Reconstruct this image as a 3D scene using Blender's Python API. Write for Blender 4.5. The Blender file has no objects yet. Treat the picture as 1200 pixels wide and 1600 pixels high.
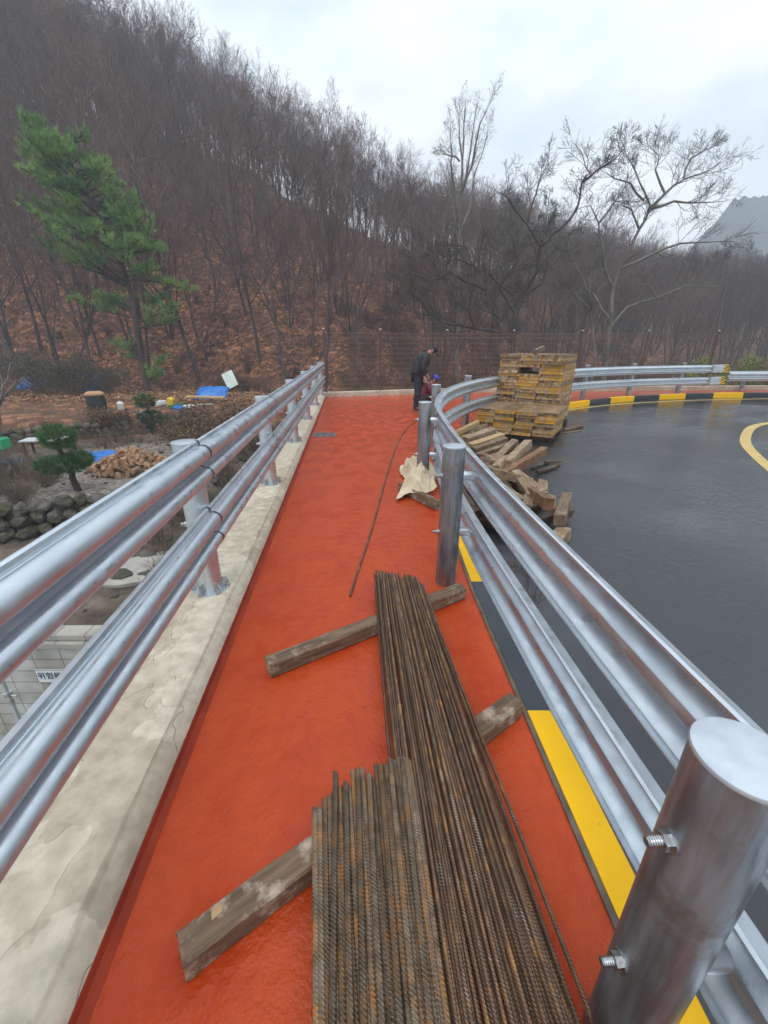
import bpy, math, random
import numpy as np
from mathutils import Vector, Matrix, noise
R = math.radians
random.seed(7); rng = np.random.default_rng(7)
SC = bpy.context.scene; COL = SC.collection

# ------------------------------------------------------------------ camera
CH = 1.6
cam = bpy.data.cameras.new('camera'); camo = bpy.data.objects.new('camera', cam); COL.objects.link(camo)
camo.location = (0, 0, CH); camo.rotation_euler = (R(90 - 22), 0, 0)
cam.sensor_fit = 'VERTICAL'; cam.sensor_height = 24.0; cam.lens = 24.0 * 650 / 1600
cam.clip_start = 0.05; cam.clip_end = 3000
SC.camera = camo

# ------------------------------------------------------------------ sky and sun (overcast)
SUN_EL, SUN_ROT = 62, 200
w = bpy.data.worlds.new('World'); SC.world = w; w.use_nodes = True
nt = w.node_tree; nt.nodes.clear()
N = nt.nodes.new; L = nt.links.new
out = N('ShaderNodeOutputWorld'); bg = N('ShaderNodeBackground'); L(bg.outputs[0], out.inputs[0])
bg.inputs[1].default_value = 0.1
sky = N('ShaderNodeTexSky'); sky.sky_type = 'NISHITA'; sky.sun_disc = False
sky.sun_elevation = R(SUN_EL); sky.sun_rotation = R(SUN_ROT)
tc = N('ShaderNodeTexCoord'); mp = N('ShaderNodeMapping'); mp.inputs['Scale'].default_value = (1, 1, 2.2)
L(tc.outputs['Generated'], mp.inputs[0])
ns = N('ShaderNodeTexNoise'); ns.inputs['Scale'].default_value = 1.9; ns.inputs['Detail'].default_value = 5
ns.inputs['Roughness'].default_value = 0.5; L(mp.outputs[0], ns.inputs['Vector'])
cr = N('ShaderNodeValToRGB'); cr.color_ramp.elements[0].position = 0.36; cr.color_ramp.elements[1].position = 0.60
cr.color_ramp.elements[0].color = (4.9, 5.8, 6.6, 1); cr.color_ramp.elements[1].color = (9.4, 10.0, 10.5, 1)
L(ns.outputs['Fac'], cr.inputs[0])
sx = N('ShaderNodeSeparateXYZ'); L(tc.outputs['Generated'], sx.inputs[0])
ma = N('ShaderNodeMath'); ma.operation = 'MULTIPLY_ADD'; ma.use_clamp = False
L(sx.outputs['Z'], ma.inputs[0]); ma.inputs[1].default_value = 0.75; ma.inputs[2].default_value = 0.78
mv = N('ShaderNodeVectorMath'); mv.operation = 'SCALE'; L(cr.outputs[0], mv.inputs[0]); L(ma.outputs[0], mv.inputs['Scale'])
mx = N('ShaderNodeMix'); mx.data_type = 'RGBA'; mx.inputs[0].default_value = 0.92
L(sky.outputs[0], mx.inputs[6]); L(mv.outputs[0], mx.inputs[7]); L(mx.outputs[2], bg.inputs[0])
sl = bpy.data.lights.new('sun', 'SUN'); sl.energy = 0.8; sl.angle = R(25); sl.color = (1, .97, .93)
so = bpy.data.objects.new('sun', sl); COL.objects.link(so)
so.rotation_euler = (R(90 - SUN_EL), 0, R(180 - SUN_ROT))
SC.view_settings.view_transform = 'Standard'; SC.view_settings.look = 'None'
SC.view_settings.exposure = 0.50; SC.view_settings.gamma = 1.0
SC.render.engine = 'CYCLES'; cy = SC.cycles
cy.use_denoising = True; cy.max_bounces = 6; cy.volume_bounces = 3; cy.transparent_max_bounces = 8
cy.diffuse_bounces = 3; cy.glossy_bounces = 3

# ------------------------------------------------------------------ mesh helpers
class MB:
    def __init__(s): s.V = []; s.F = []; s.n = 0
    def add(s, V, F, mi=0):
        V = np.asarray(V, float).reshape(-1, 3)
        F = F if isinstance(F, list) and F and isinstance(F[0], tuple) and isinstance(F[0][0], np.ndarray) else [(np.asarray(F, int), mi)]
        s.V.append(V)
        for f, m in F: s.F.append((f + s.n, m))
        s.n += len(V)
    def arr(s): return np.concatenate(s.V), s.F
    def addm(s, other, M, mi=None):
        V, F = other; M = np.array(M)
        s.add(V @ M[:3, :3].T + M[:3, 3], [(f, m if mi is None else mi) for f, m in F])
    def quads(s, V, F, mi=0): s.add(V, F, mi)
    def box(s, c, d, M=None, mi=0, bev=0.0):
        x, y, z = [a / 2 for a in d]
        if bev:
            b = bev; P = []
            for zz, i in ((-z, b), (-z + b, 0), (z - b, 0), (z, b)):
                P += [(-x + i, -y + i, zz), (x - i, -y + i, zz), (x - i, y - i, zz), (-x + i, y - i, zz)]
            F = [(3, 2, 1, 0)] + [(r * 4 + k, r * 4 + (k + 1) % 4, r * 4 + 4 + (k + 1) % 4, r * 4 + 4 + k) for r in range(3) for k in range(4)] + [(12, 13, 14, 15)]
        else:
            P = [(-x, -y, -z), (x, -y, -z), (x, y, -z), (-x, y, -z), (-x, -y, z), (x, -y, z), (x, y, z), (-x, y, z)]
            F = [(3, 2, 1, 0), (4, 5, 6, 7), (0, 1, 5, 4), (1, 2, 6, 5), (2, 3, 7, 6), (3, 0, 4, 7)]
        P = np.array(P)
        if M is not None: P = P @ np.array(M)[:3, :3].T
        s.add(P + np.array(c), F, mi)
    def tube(s, pts, rad, n=8, cap=True, mi=0):
        p = np.asarray(pts, float); m = len(p)
        rad = np.broadcast_to(np.asarray(rad, float), (m,))
        t = np.gradient(p, axis=0); t /= np.linalg.norm(t, axis=1)[:, None] + 1e-12
        a = np.abs(t).mean(0); ref = np.zeros(3); ref[int(np.argmin(a))] = 1
        u = np.cross(t, ref); u /= np.linalg.norm(u, axis=1)[:, None] + 1e-12
        v = np.cross(t, u); an = np.arange(n) * 2 * np.pi / n
        V = p[:, None] + rad[:, None, None] * (np.cos(an)[None, :, None] * u[:, None] + np.sin(an)[None, :, None] * v[:, None])
        i = np.arange(m - 1)[:, None] * n; k = np.arange(n)[None]; k2 = (k + 1) % n
        F = np.stack([i + k, i + k2, i + n + k2, i + n + k], -1).reshape(-1, 4)
        fl = [(F, mi)]
        if cap: fl += [(np.arange(n)[::-1][None], mi), (((m - 1) * n + np.arange(n))[None], mi)]
        s.add(V.reshape(-1, 3), fl)
    def grid(s, V, mi=0):      # V (a,b,3)
        a, b = V.shape[:2]; i = np.arange(a - 1)[:, None] * b; k = np.arange(b - 1)[None]
        F = np.stack([i + k, i + k + 1, i + b + k + 1, i + b + k], -1).reshape(-1, 4)
        s.add(V.reshape(-1, 3), [(F, mi)])
    def prism(s, poly, z0, z1, mi=0):
        n = len(poly); P = [(x, y, z0) for x, y in poly] + [(x, y, z1) for x, y in poly]
        s.add(P, [(np.arange(n)[::-1][None], mi), ((n + np.arange(n))[None], mi),
                  (np.array([(k, (k + 1) % n, n + (k + 1) % n, n + k) for k in range(n)]), mi)])
    def mesh(s, name, mats, smooth=False):
        V = np.concatenate(s.V); me = bpy.data.meshes.new(name)
        me.vertices.add(len(V)); me.vertices.foreach_set('co', V.ravel())
        li = np.concatenate([f.ravel() for f, m in s.F]); cnt = np.concatenate([np.full(len(f), f.shape[1]) for f, m in s.F])
        mi = np.concatenate([np.full(len(f), m) for f, m in s.F])
        me.loops.add(len(li)); me.loops.foreach_set('vertex_index', li.astype(np.int32))
        me.polygons.add(len(cnt)); me.polygons.foreach_set('loop_start', (np.cumsum(cnt) - cnt).astype(np.int32))
        for m in (mats if isinstance(mats, (list, tuple)) else [mats]): me.materials.append(m)
        me.polygons.foreach_set('material_index', mi.astype(np.int32))
        me.polygons.foreach_set('use_smooth', np.full(len(cnt), bool(smooth)))
        me.update(calc_edges=True); me.validate()
        if smooth and smooth is not True: me.set_sharp_from_angle(angle=R(smooth))
        return me
    def build(s, name, mats, parent=None, smooth=False, loc=None):
        return link(name, s.mesh(name, mats, smooth), parent, loc)

def link(name, data, parent=None, loc=None):
    o = bpy.data.objects.new(name, data); COL.objects.link(o)
    if parent: o.parent = parent
    if loc is not None: o.location = loc
    return o
def tag(o, label=None, cat=None, group=None, kind=None):
    for k, v in (('label', label), ('category', cat), ('group', group), ('kind', kind)):
        if v: o[k] = v
    return o
def thing(name, label, cat, loc=(0, 0, 0), rz=0, group=None):
    o = link(name, None, None, loc); o.rotation_euler.z = rz; return tag(o, label, cat, group)
def copy_tree(o, parent=None):
    c = o.copy(); COL.objects.link(c)
    if parent: c.parent = parent
    for ch in list(o.children): copy_tree(ch, c)
    return c
def sweep(mb, prof, path, closed=True, mi=0, side=1):
    """prof: (d, z) pairs; d is measured along the horizontal normal of the path (side=+1: to the right of travel)"""
    p = np.asarray(path, float); t = np.gradient(p, axis=0); t[:, 2] = 0; t /= np.linalg.norm(t, axis=1)[:, None]
    nrm = np.stack([t[:, 1], -t[:, 0], 0 * t[:, 0]], -1) * side
    pr = np.asarray(prof, float); V = p[:, None] + pr[None, :, :1] * nrm[:, None] + pr[None, :, 1:] * np.array([0, 0, 1.])
    m, n = V.shape[:2]; i = np.arange(m - 1)[:, None] * n; k = np.arange(n if closed else n - 1)[None]; k2 = (k + 1) % n
    F = np.stack([i + k, i + k2, i + n + k2, i + n + k], -1).reshape(-1, 4)
    fl = [(F, mi)]
    mb.add(V.reshape(-1, 3), fl)
def resample(path, step):
    p = np.asarray(path, float)
    for _ in range(2):      # chaikin
        q = [p[0]]
        for a, b in zip(p[:-1], p[1:]): q += [a * .75 + b * .25, a * .25 + b * .75]
        q.append(p[-1]); p = np.array(q)
    d = np.r_[0, np.cumsum(np.linalg.norm(np.diff(p, axis=0), axis=1))]
    s_ = np.arange(0, d[-1], step)
    return np.stack([np.interp(s_, d, p[:, k]) for k in range(p.shape[1])], -1), s_

# ------------------------------------------------------------------ materials
def mat(name, c1, c2=None, scale=4., detail=6, lo=.4, hi=.6, rough=.6, rough2=None, rscale=3., metal=0., bump=0., bscale=60.,
        bdetail=4, spec=.5, coat=0., rnd=0., stretch=(1, 1, 1), c3=None, s3=1., lo3=.55, hi3=.6, sheen=0, coord='Object', bump2=0, b2scale=5):
    m = bpy.data.materials.new(name); m.use_nodes = True; t = m.node_tree; B = t.nodes['Principled BSDF']
    N = t.nodes.new; L = t.links.new
    tc = N('ShaderNodeTexCoord'); mp = N('ShaderNodeMapping'); mp.inputs['Scale'].default_value = stretch
    L(tc.outputs[coord], mp.inputs[0]); vec = mp.outputs[0]
    oi = N('ShaderNodeObjectInfo')
    ad = N('ShaderNodeVectorMath'); ad.operation = 'MULTIPLY_ADD'; L(oi.outputs['Random'], ad.inputs[0]); ad.inputs[1].default_value = (37, 11, 23); L(vec, ad.inputs[2])
    vec = ad.outputs[0]
    a0 = N('ShaderNodeVectorMath'); a0.operation = 'MULTIPLY_ADD'; L(oi.outputs['Random'], a0.inputs[0]); a0.inputs[1].default_value = (17, 31, 13); L(tc.outputs[coord], a0.inputs[2])
    def noi(s, d=6, r=.55, v=None):
        n = N('ShaderNodeTexNoise'); n.inputs['Scale'].default_value = s; n.inputs['Detail'].default_value = d
        n.inputs['Roughness'].default_value = r; L(v or vec, n.inputs['Vector']); return n.outputs['Fac']
    def mr(f, a, b, c, d):
        n = N('ShaderNodeMapRange'); L(f, n.inputs[0])
        for i, v in enumerate((a, b, c, d)): n.inputs[i + 1].default_value = v
        return n.outputs[0]
    def mix(f, a, b):
        n = N('ShaderNodeMix'); n.data_type = 'RGBA'; L(f, n.inputs[0])
        for v, k in ((a, 6), (b, 7)):
            if isinstance(v, tuple): n.inputs[k].default_value = (*v, 1)
            else: L(v, n.inputs[k])
        return n.outputs[2]
    col = None
    if c2 is not None: col = mix(mr(noi(scale, detail), lo, hi, 0, 1), tuple(c1), tuple(c2))
    if c3 is not None: col = mix(mr(noi(s3, 9, .68, a0.outputs[0]), lo3, hi3, 0, 1), col, tuple(c3))
    if rnd:
        hv = N('ShaderNodeHueSaturation'); L(mr(oi.outputs['Random'], 0, 1, 1 - rnd, 1 + rnd), hv.inputs['Value'])
        if col is None: hv.inputs['Color'].default_value = (*c1, 1)
        else: L(col, hv.inputs['Color'])
        col = hv.outputs[0]
    if col is None: B.inputs['Base Color'].default_value = (*c1, 1)
    else: L(col, B.inputs['Base Color'])
    B.inputs['Metallic'].default_value = metal
    B.inputs['Specular IOR Level'].default_value = spec
    if rough2 is None: B.inputs['Roughness'].default_value = rough
    else: L(mr(noi(rscale, 5), .35, .65, rough, rough2), B.inputs['Roughness'])
    if coat: B.inputs['Coat Weight'].default_value = coat; B.inputs['Coat Roughness'].default_value = .08
    if bump:
        bn = N('ShaderNodeBump'); bn.inputs['Strength'].default_value = 1; bn.inputs['Distance'].default_value = bump
        L(noi(bscale, bdetail), bn.inputs['Height']); last = bn
        if bump2:
            b2 = N('ShaderNodeBump'); b2.inputs['Strength'].default_value = 1; b2.inputs['Distance'].default_value = bump2
            L(noi(b2scale, 3), b2.inputs['Height']); L(bn.outputs[0], b2.inputs['Normal']); last = b2
        L(last.outputs[0], B.inputs['Normal'])
    m['k'] = 1
    return m

M = {}
M['galv'] = mat('galvanised_steel', (.52, .58, .63), (.64, .69, .73), scale=3.0, lo=.3, hi=.7, rough=.27, rough2=.50, rscale=16, metal=.80, bump=.00015, bscale=45, stretch=(1, 1, 1), bump2=.0004, b2scale=4, detail=9)
M['galv_cap'] = mat('dull_zinc_cap', (.44, .48, .53), (.58, .62, .66), scale=9, detail=9, rough=.42, metal=.55, c3=(.45, .33, .2), s3=5, lo3=.68, hi3=.74, bump=.0006, bscale=30)
M['post'] = mat('streaked_galvanised_post', (.22, .235, .25), (.42, .45, .48), scale=7, detail=9, lo=.38, hi=.62, rough=.32, rough2=.58, rscale=9, metal=.85, bump=.00015, bscale=20, stretch=(3.2, 3.2, .4), c3=(.27, .22, .19), s3=4.5, lo3=.54, hi3=.68)
M['bolt'] = mat('bolt_steel', (.42, .43, .44), (.58, .58, .58), scale=60, rough=.3, metal=1, bump=.0006, bscale=120)
M['seam'] = mat('dark_seam', (.03, .035, .04), rough=.5)
M['red'] = mat('wet_red_coating', (.50, .062, .022), (.41, .038, .013), scale=1.6, lo=.38, hi=.62, rough=.17, rough2=.34, rscale=1.3, bump=.0028, bscale=75, bdetail=3, bump2=.004, b2scale=14, spec=.38)
M['red_edge'] = mat('thin_red_upstand', (.33, .045, .018), (.26, .035, .016), scale=5, rough=.7, spec=.2, bump=.002, bscale=40)
M['plaster'] = mat('patched_cement_render', (.43, .39, .31), (.56, .51, .42), scale=1.7, lo=.47, hi=.5, detail=3, rough=.62, rough2=.8, bump=.004, bscale=3.2, bump2=.0015, b2scale=60, c3=(.34, .31, .25), s3=3.1, lo3=.56, hi3=.66)
M['concrete'] = mat('concrete', (.40, .37, .32), (.30, .28, .25), scale=2.5, rough=.75, bump=.003, bscale=30, c3=(.17, .15, .13), s3=1.2, lo3=.62, hi3=.75)
M['asphalt'] = mat('wet_asphalt', (.020, .022, .026), (.034, .036, .041), scale=.45, lo=.4, hi=.6, detail=4, rough=.20, rough2=.52, rscale=.32, bump=.004, bscale=130, bdetail=2, spec=.6)
M['yellow'] = mat('yellow_kerb_paint', (.92, .50, .002), (.86, .46, .002), scale=5, rough=.55, spec=.25, bump=.0006, bscale=60, c3=(.5, .28, .02), s3=14, lo3=.66, hi3=.68)
M['black'] = mat('black_kerb_paint', (.012, .017, .026), (.02, .026, .036), scale=4, rough=.25, bump=.0006, bscale=60, c3=(.3, .3, .28), s3=60, lo3=.74, hi3=.78)
M['kerbside'] = mat('dirty_kerb_side', (.16, .12, .08), (.09, .07, .05), scale=9, rough=.7, bump=.003, bscale=40)
M['line'] = mat('yellow_line_paint', (.62, .42, .10), (.52, .36, .10), scale=5, rough=.35, bump=.001, bscale=90)
M['brownsteel'] = mat('brown_fence_paint', (.085, .045, .035), (.11, .06, .05), scale=6, rough=.5, metal=.1)
M['mesh'] = mat('brown_fence_wire', (.16, .10, .08), rough=.5)
def wood(name, a, b, c, rnd=.3, s3=3.5): return mat(name, a, b, scale=1.6, lo=.35, hi=.65, rough=.6, rough2=.85, bump=.003, bscale=3, bdetail=9, stretch=(3, 30, 30), c3=c, s3=s3 * 1.5, lo3=.51, hi3=.64, rnd=rnd)
M['wood_grey'] = wood('weathered_grey_timber', (.27, .18, .105), (.14, .085, .05), (.35, .27, .18))
M['wood_dark'] = wood('wet_dark_timber', (.10, .06, .04), (.055, .033, .022), (.17, .12, .08))
M['wood_pale'] = wood('fresh_pale_timber', (.46, .31, .15), (.36, .24, .11), (.26, .17, .09), .12)
M['wood_brown'] = wood('wet_brown_timber', (.22, .10, .04), (.14, .06, .03), (.28, .18, .1), .2)
M['wood_near'] = wood('wet_scarred_timber', (.21, .13, .08), (.085, .05, .03), (.34, .27, .19), .1, 7)
M['wood_stain'] = wood('paint_stained_timber', (.20, .125, .075), (.10, .06, .035), (.44, .34, .26), .05, 6)
RT = 0
def rust(name, a, b, c, lo3=.52): return mat(name, a, b, scale=26, lo=.38, hi=.62, rough=.38, rough2=.65, rscale=30, metal=.3, c3=c, s3=9, lo3=lo3, hi3=lo3 + .10, rnd=.4, stretch=(1, 1, 1))
M['rust_thin'] = rust('rusty_thin_rebar', (.13, .065, .034), (.07, .042, .028), (.26, .12, .035))
M['rust_thick'] = rust('grey_rusty_thick_rebar', (.17, .125, .085), (.08, .05, .03), (.28, .125, .035), .50)
M['rib_thin'] = mat('worn_highlit_rib_crests', (.20, .12, .075), (.10, .06, .04), scale=22, rough=.35, metal=.4, rnd=.45, c3=(.32, .29, .26), s3=6, lo3=.56, hi3=.62)  # crest wear, with the wet glint along the ribs painted in as lighter colour
M['rib_thick'] = mat('worn_highlit_grey_rib_crests', (.25, .20, .15), (.13, .085, .05), scale=22, lo=.4, hi=.6, rough=.33, metal=.45, rnd=.25, c3=(.34, .18, .05), s3=8, lo3=.58, hi3=.66)  # thick bars: rib highlight put into the colour on top of crest wear
M['form_yellow'] = mat('yellow_form_steel', (.60, .30, .02), (.46, .21, .02), scale=5, rough=.5, bump=.002, bscale=30, c3=(.40, .31, .22), s3=9, lo3=.48, hi3=.56, rnd=.15)
M['form_stain'] = mat('cement_stained_form_steel', (.50, .36, .22), (.30, .165, .07), scale=8, rough=.7, bump=.003, bscale=30, c3=(.17, .08, .03), s3=11, lo3=.5, hi3=.58, rnd=.3)
M['form_face'] = mat('stained_plywood_face', (.24, .15, .08), (.13, .08, .045), scale=5, rough=.35, bump=.002, bscale=20, c3=(.42, .33, .22), s3=8, lo3=.56, hi3=.62, rnd=.3)
M['cloth'] = mat('wet_woven_sack', (.70, .60, .43), (.58, .48, .32), scale=5, rough=.7, bump=.002, bscale=240)
M['bark'] = mat('bark', (.042, .029, .024), (.095, .072, .06), scale=3, rough=.85, bump=.02, bscale=9, stretch=(1, 1, .3), rnd=.3)
M['bark_dark'] = mat('wet_dark_bark', (.035, .026, .024), (.07, .055, .048), scale=2, rough=.8, bump=.02, bscale=8, c3=(.13, .12, .07), s3=1.2, lo3=.58, hi3=.66)
M['bark_pale'] = mat('pale_bark', (.13, .115, .095), (.21, .19, .165), scale=2, rough=.85, bump=.02, bscale=8, c3=(.10, .09, .06), s3=1.5)
M['twig'] = mat('twigs', (.135, .074, .055), (.095, .06, .055), scale=.4, rough=.85, rnd=.35)
M['twig_pale'] = mat('pale_twigs', (.10, .085, .075), (.07, .06, .055), scale=.4, rough=.85, rnd=.2)
M['brush'] = mat('undergrowth_twigs', (.13, .072, .045), (.075, .045, .033), scale=.25, rough=.9)
M['brush_dry'] = mat('dry_shrub_twigs', (.17, .125, .085), (.11, .08, .055), scale=.8, rough=.9)
M['needle'] = mat('pine_needles', (.075, .19, .04), (.22, .36, .085), scale=.9, lo=.4, hi=.6, rough=.6, rnd=.15)
M['needle_dark'] = mat('dark_evergreen_needles', (.025, .075, .022), (.065, .14, .035), scale=1.5, rough=.6, rnd=.15)
M['leaf'] = mat('yellow_green_leaves', (.10, .17, .02), (.22, .28, .03), scale=2, rough=.5, rnd=.1)
M['stone'] = mat('mossy_stone', (.07, .062, .052), (.135, .12, .10), scale=3, rough=.85, bump=.03, bscale=6, c3=(.058, .058, .028), s3=2.4, lo3=.46, hi3=.56, rnd=.25)
M['rubble'] = mat('tan_rubble', (.45, .27, .15), (.36, .20, .11), scale=5, rough=.85, bump=.01, bscale=14, rnd=.3)
M['tarp'] = mat('blue_tarpaulin', (.012, .12, .42), (.03, .18, .55), scale=3, rough=.35, bump=.02, bscale=5)
M['white'] = mat('white_plastic', (.72, .73, .72), (.6, .6, .58), scale=3, rough=.5)
M['palegreen'] = mat('pale_board', (.60, .68, .62), (.5, .56, .5), scale=3, rough=.5)
M['orange'] = mat('faded_orange_plastic', (.58, .16, .09), (.66, .26, .16), scale=5, rough=.45)
M['green'] = mat('green_plastic', (.02, .35, .14), rough=.4)
M['redpl'] = mat('red_plastic', (.5, .06, .03), rough=.4)
M['yelpl'] = mat('yellow_plastic', (.7, .45, .04), rough=.4)
M['dark'] = mat('dark_rubber', (.02, .02, .022), rough=.5)
M['skin'] = mat('skin', (.48, .25, .17), rough=.5)
M['jacket'] = mat('black_quilted_jacket', (.008, .008, .011), (.014, .014, .018), scale=8, rough=.55, bump=.02, bscale=9, stretch=(1, 1, 4))
M['trousers'] = mat('navy_trousers', (.016, .022, .04), (.024, .03, .05), scale=8, rough=.8)
M['maroon'] = mat('maroon_jacket', (.13, .012, .025), (.09, .008, .018), scale=8, rough=.6, bump=.01, bscale=12)
M['bluecap'] = mat('blue_cap', (.02, .03, .35), rough=.35)
M['blackcl'] = mat('black_cloth', (.012, .012, .014), rough=.7)
M['hair'] = mat('grey_hair', (.05, .045, .045), rough=.8)
M['signblue'] = mat('dark_blue_lettering', (.02, .05, .12), rough=.5)
M['mountain'] = mat('distant_wooded_slope', (.018, .035, .045), (.045, .06, .06), scale=.12, rough=.95)

def layered(name, base, dark, wet_scale, wet_lo, wet_hi, r_dry, r_wet, bump_f, fine, step=0., stretch=(1, 1, 1), warp=0., third=None, t_scale=2., t_lo=.6, t_hi=.62, spec=.4, detail=5, mott=.0, speck=None):
    """base surface with a crisp-edged second state (a wet film or a thin skim coat) and a fine grain"""
    m = bpy.data.materials.new(name); m.use_nodes = True; t = m.node_tree; B = t.nodes['Principled BSDF']; N = t.nodes.new; L = t.links.new
    tc = N('ShaderNodeTexCoord'); mp = N('ShaderNodeMapping'); mp.inputs['Scale'].default_value = stretch; L(tc.outputs['Object'], mp.inputs[0])
    def noi(s, d, v=mp.outputs[0], r=.55):
        n = N('ShaderNodeTexNoise'); n.inputs['Scale'].default_value = s; n.inputs['Detail'].default_value = d; n.inputs['Roughness'].default_value = r; L(v, n.inputs['Vector']); return n.outputs['Fac']
    def mr(f, a, b, c, d):
        n = N('ShaderNodeMapRange'); L(f, n.inputs[0])
        for i, v in enumerate((a, b, c, d)): n.inputs[i + 1].default_value = v
        return n.outputs[0]
    def mix(f, a, b, bt='MIX'):
        n = N('ShaderNodeMix'); n.data_type = 'RGBA'; n.blend_type = bt
        if isinstance(f, float): n.inputs[0].default_value = f
        else: L(f, n.inputs[0])
        for v, k in ((a, 6), (b, 7)):
            if isinstance(v, tuple): n.inputs[k].default_value = (*v, 1)
            else: L(v, n.inputs[k])
        return n.outputs[2]
    w_ = mr(noi(wet_scale, detail), wet_lo, wet_hi, 0, 1); col = mix(w_, base, dark)
    if third: q = mr(noi(t_scale, 6, tc.outputs['Object']), t_lo, t_hi, 0, 1); col = mix(q, col, third)
    if mott: col = mix(mott, col, mix(mr(noi(fine * .25, 6, tc.outputs['Object']), .35, .65, 0, 1), (.45, .45, .45), (1., 1., 1.)), 'MULTIPLY')
    if speck:
        vo = N('ShaderNodeTexVoronoi'); vo.inputs['Scale'].default_value = speck[0]; L(tc.outputs['Object'], vo.inputs['Vector']); sc_ = N('ShaderNodeSeparateColor'); L(vo.outputs['Color'], sc_.inputs[0])
        md = N('ShaderNodeMath'); md.operation = 'MULTIPLY'; L(mr(vo.outputs['Distance'], speck[1], speck[1] * .6, 0, 1), md.inputs[0]); L(mr(sc_.outputs[0], .93, .94, 0, 1), md.inputs[1]); col = mix(md.outputs[0], col, speck[2])
    L(col, B.inputs['Base Color']); L(mr(w_, 0, 1, r_dry, r_wet), B.inputs['Roughness']); B.inputs['Specular IOR Level'].default_value = spec
    bn = N('ShaderNodeBump'); bn.inputs['Distance'].default_value = bump_f; L(noi(fine, 3, tc.outputs['Object']), bn.inputs['Height']); L(mr(w_, 0, 1, 1, .45), bn.inputs['Strength']); last = bn
    b3 = N('ShaderNodeBump'); b3.inputs['Distance'].default_value = bump_f * 2.2; L(noi(fine * .16, 3, tc.outputs['Object']), b3.inputs['Height']); L(bn.outputs[0], b3.inputs['Normal']); last = b3
    if step: b2 = N('ShaderNodeBump'); b2.inputs['Distance'].default_value = step; L(w_, b2.inputs['Height']); L(last.outputs[0], b2.inputs['Normal']); last = b2
    L(last.outputs[0], B.inputs['Normal']); return m
M['red'] = layered('wet_red_coating', (.49, .063, .012), (.43, .044, .007), 2.9, .44, .62, .27, .12, .0058, 80, stretch=(1.6, 1, 1), spec=.25, third=(.47, .062, .020), t_scale=1.1, t_lo=.5, t_hi=.7, mott=.14, speck=(14, .09, (.24, .12, .08)))
M['plaster'] = layered('patched_cement_render', (.58, .50, .385), (.52, .44, .335), 2.3, .495, .503, .70, .8, .0012, 60, step=.004, stretch=(1, .7, 1), third=(.64, .56, .44), t_scale=1.5, t_lo=.535, t_hi=.542, spec=.25, detail=4, mott=.5, speck=(26, .12, (.20, .17, .13)))
M['asphalt'] = layered('wet_asphalt', (.017, .019, .023), (.009, .010, .013), .42, .47, .54, .28, .07, .0022, 110, stretch=(.7, 1.3, 1), spec=.6, third=(.038, .040, .045), t_scale=.5, t_lo=.45, t_hi=.65, speck=(2.2, .05, (.35, .36, .36)))
def brickwall_mat():
    m = bpy.data.materials.new('grey_block_wall'); m.use_nodes = True; t = m.node_tree; B = t.nodes['Principled BSDF']; N = t.nodes.new; L = t.links.new
    tc = N('ShaderNodeTexCoord'); sp = N('ShaderNodeSeparateXYZ'); cb = N('ShaderNodeCombineXYZ'); L(tc.outputs['Object'], sp.inputs[0])
    L(sp.outputs['X'], cb.inputs[0]); L(sp.outputs['Z'], cb.inputs[1])
    br = N('ShaderNodeTexBrick'); L(cb.outputs[0], br.inputs['Vector']); br.inputs['Scale'].default_value = 1; br.offset = 0.0
    br.inputs['Brick Width'].default_value = .4; br.inputs['Row Height'].default_value = .2; br.inputs['Mortar Size'].default_value = .006
    br.inputs['Color1'].default_value = (.42, .42, .40, 1); br.inputs['Color2'].default_value = (.50, .50, .48, 1); br.inputs['Mortar'].default_value = (.24, .22, .19, 1)
    ns = N('ShaderNodeTexNoise'); ns.inputs['Scale'].default_value = 1.6; ns.inputs['Detail'].default_value = 7; L(tc.outputs['Object'], ns.inputs['Vector'])
    cr = N('ShaderNodeValToRGB'); cr.color_ramp.elements[0].position = .35; cr.color_ramp.elements[0].color = (.55, .5, .42, 1); cr.color_ramp.elements[1].position = .6; cr.color_ramp.elements[1].color = (1, 1, 1, 1); L(ns.outputs['Fac'], cr.inputs[0])
    mx = N('ShaderNodeMix'); mx.data_type = 'RGBA'; mx.blend_type = 'MULTIPLY'; mx.inputs[0].default_value = 1; L(br.outputs['Color'], mx.inputs[6]); L(cr.outputs[0], mx.inputs[7])
    L(mx.outputs[2], B.inputs['Base Color']); B.inputs['Roughness'].default_value = .8
    bn = N('ShaderNodeBump'); bn.inputs['Distance'].default_value = .008; bn.invert = True; L(br.outputs['Fac'], bn.inputs['Height']); L(bn.outputs[0], B.inputs['Normal'])
    return m
M['blocks'] = brickwall_mat()

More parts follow.
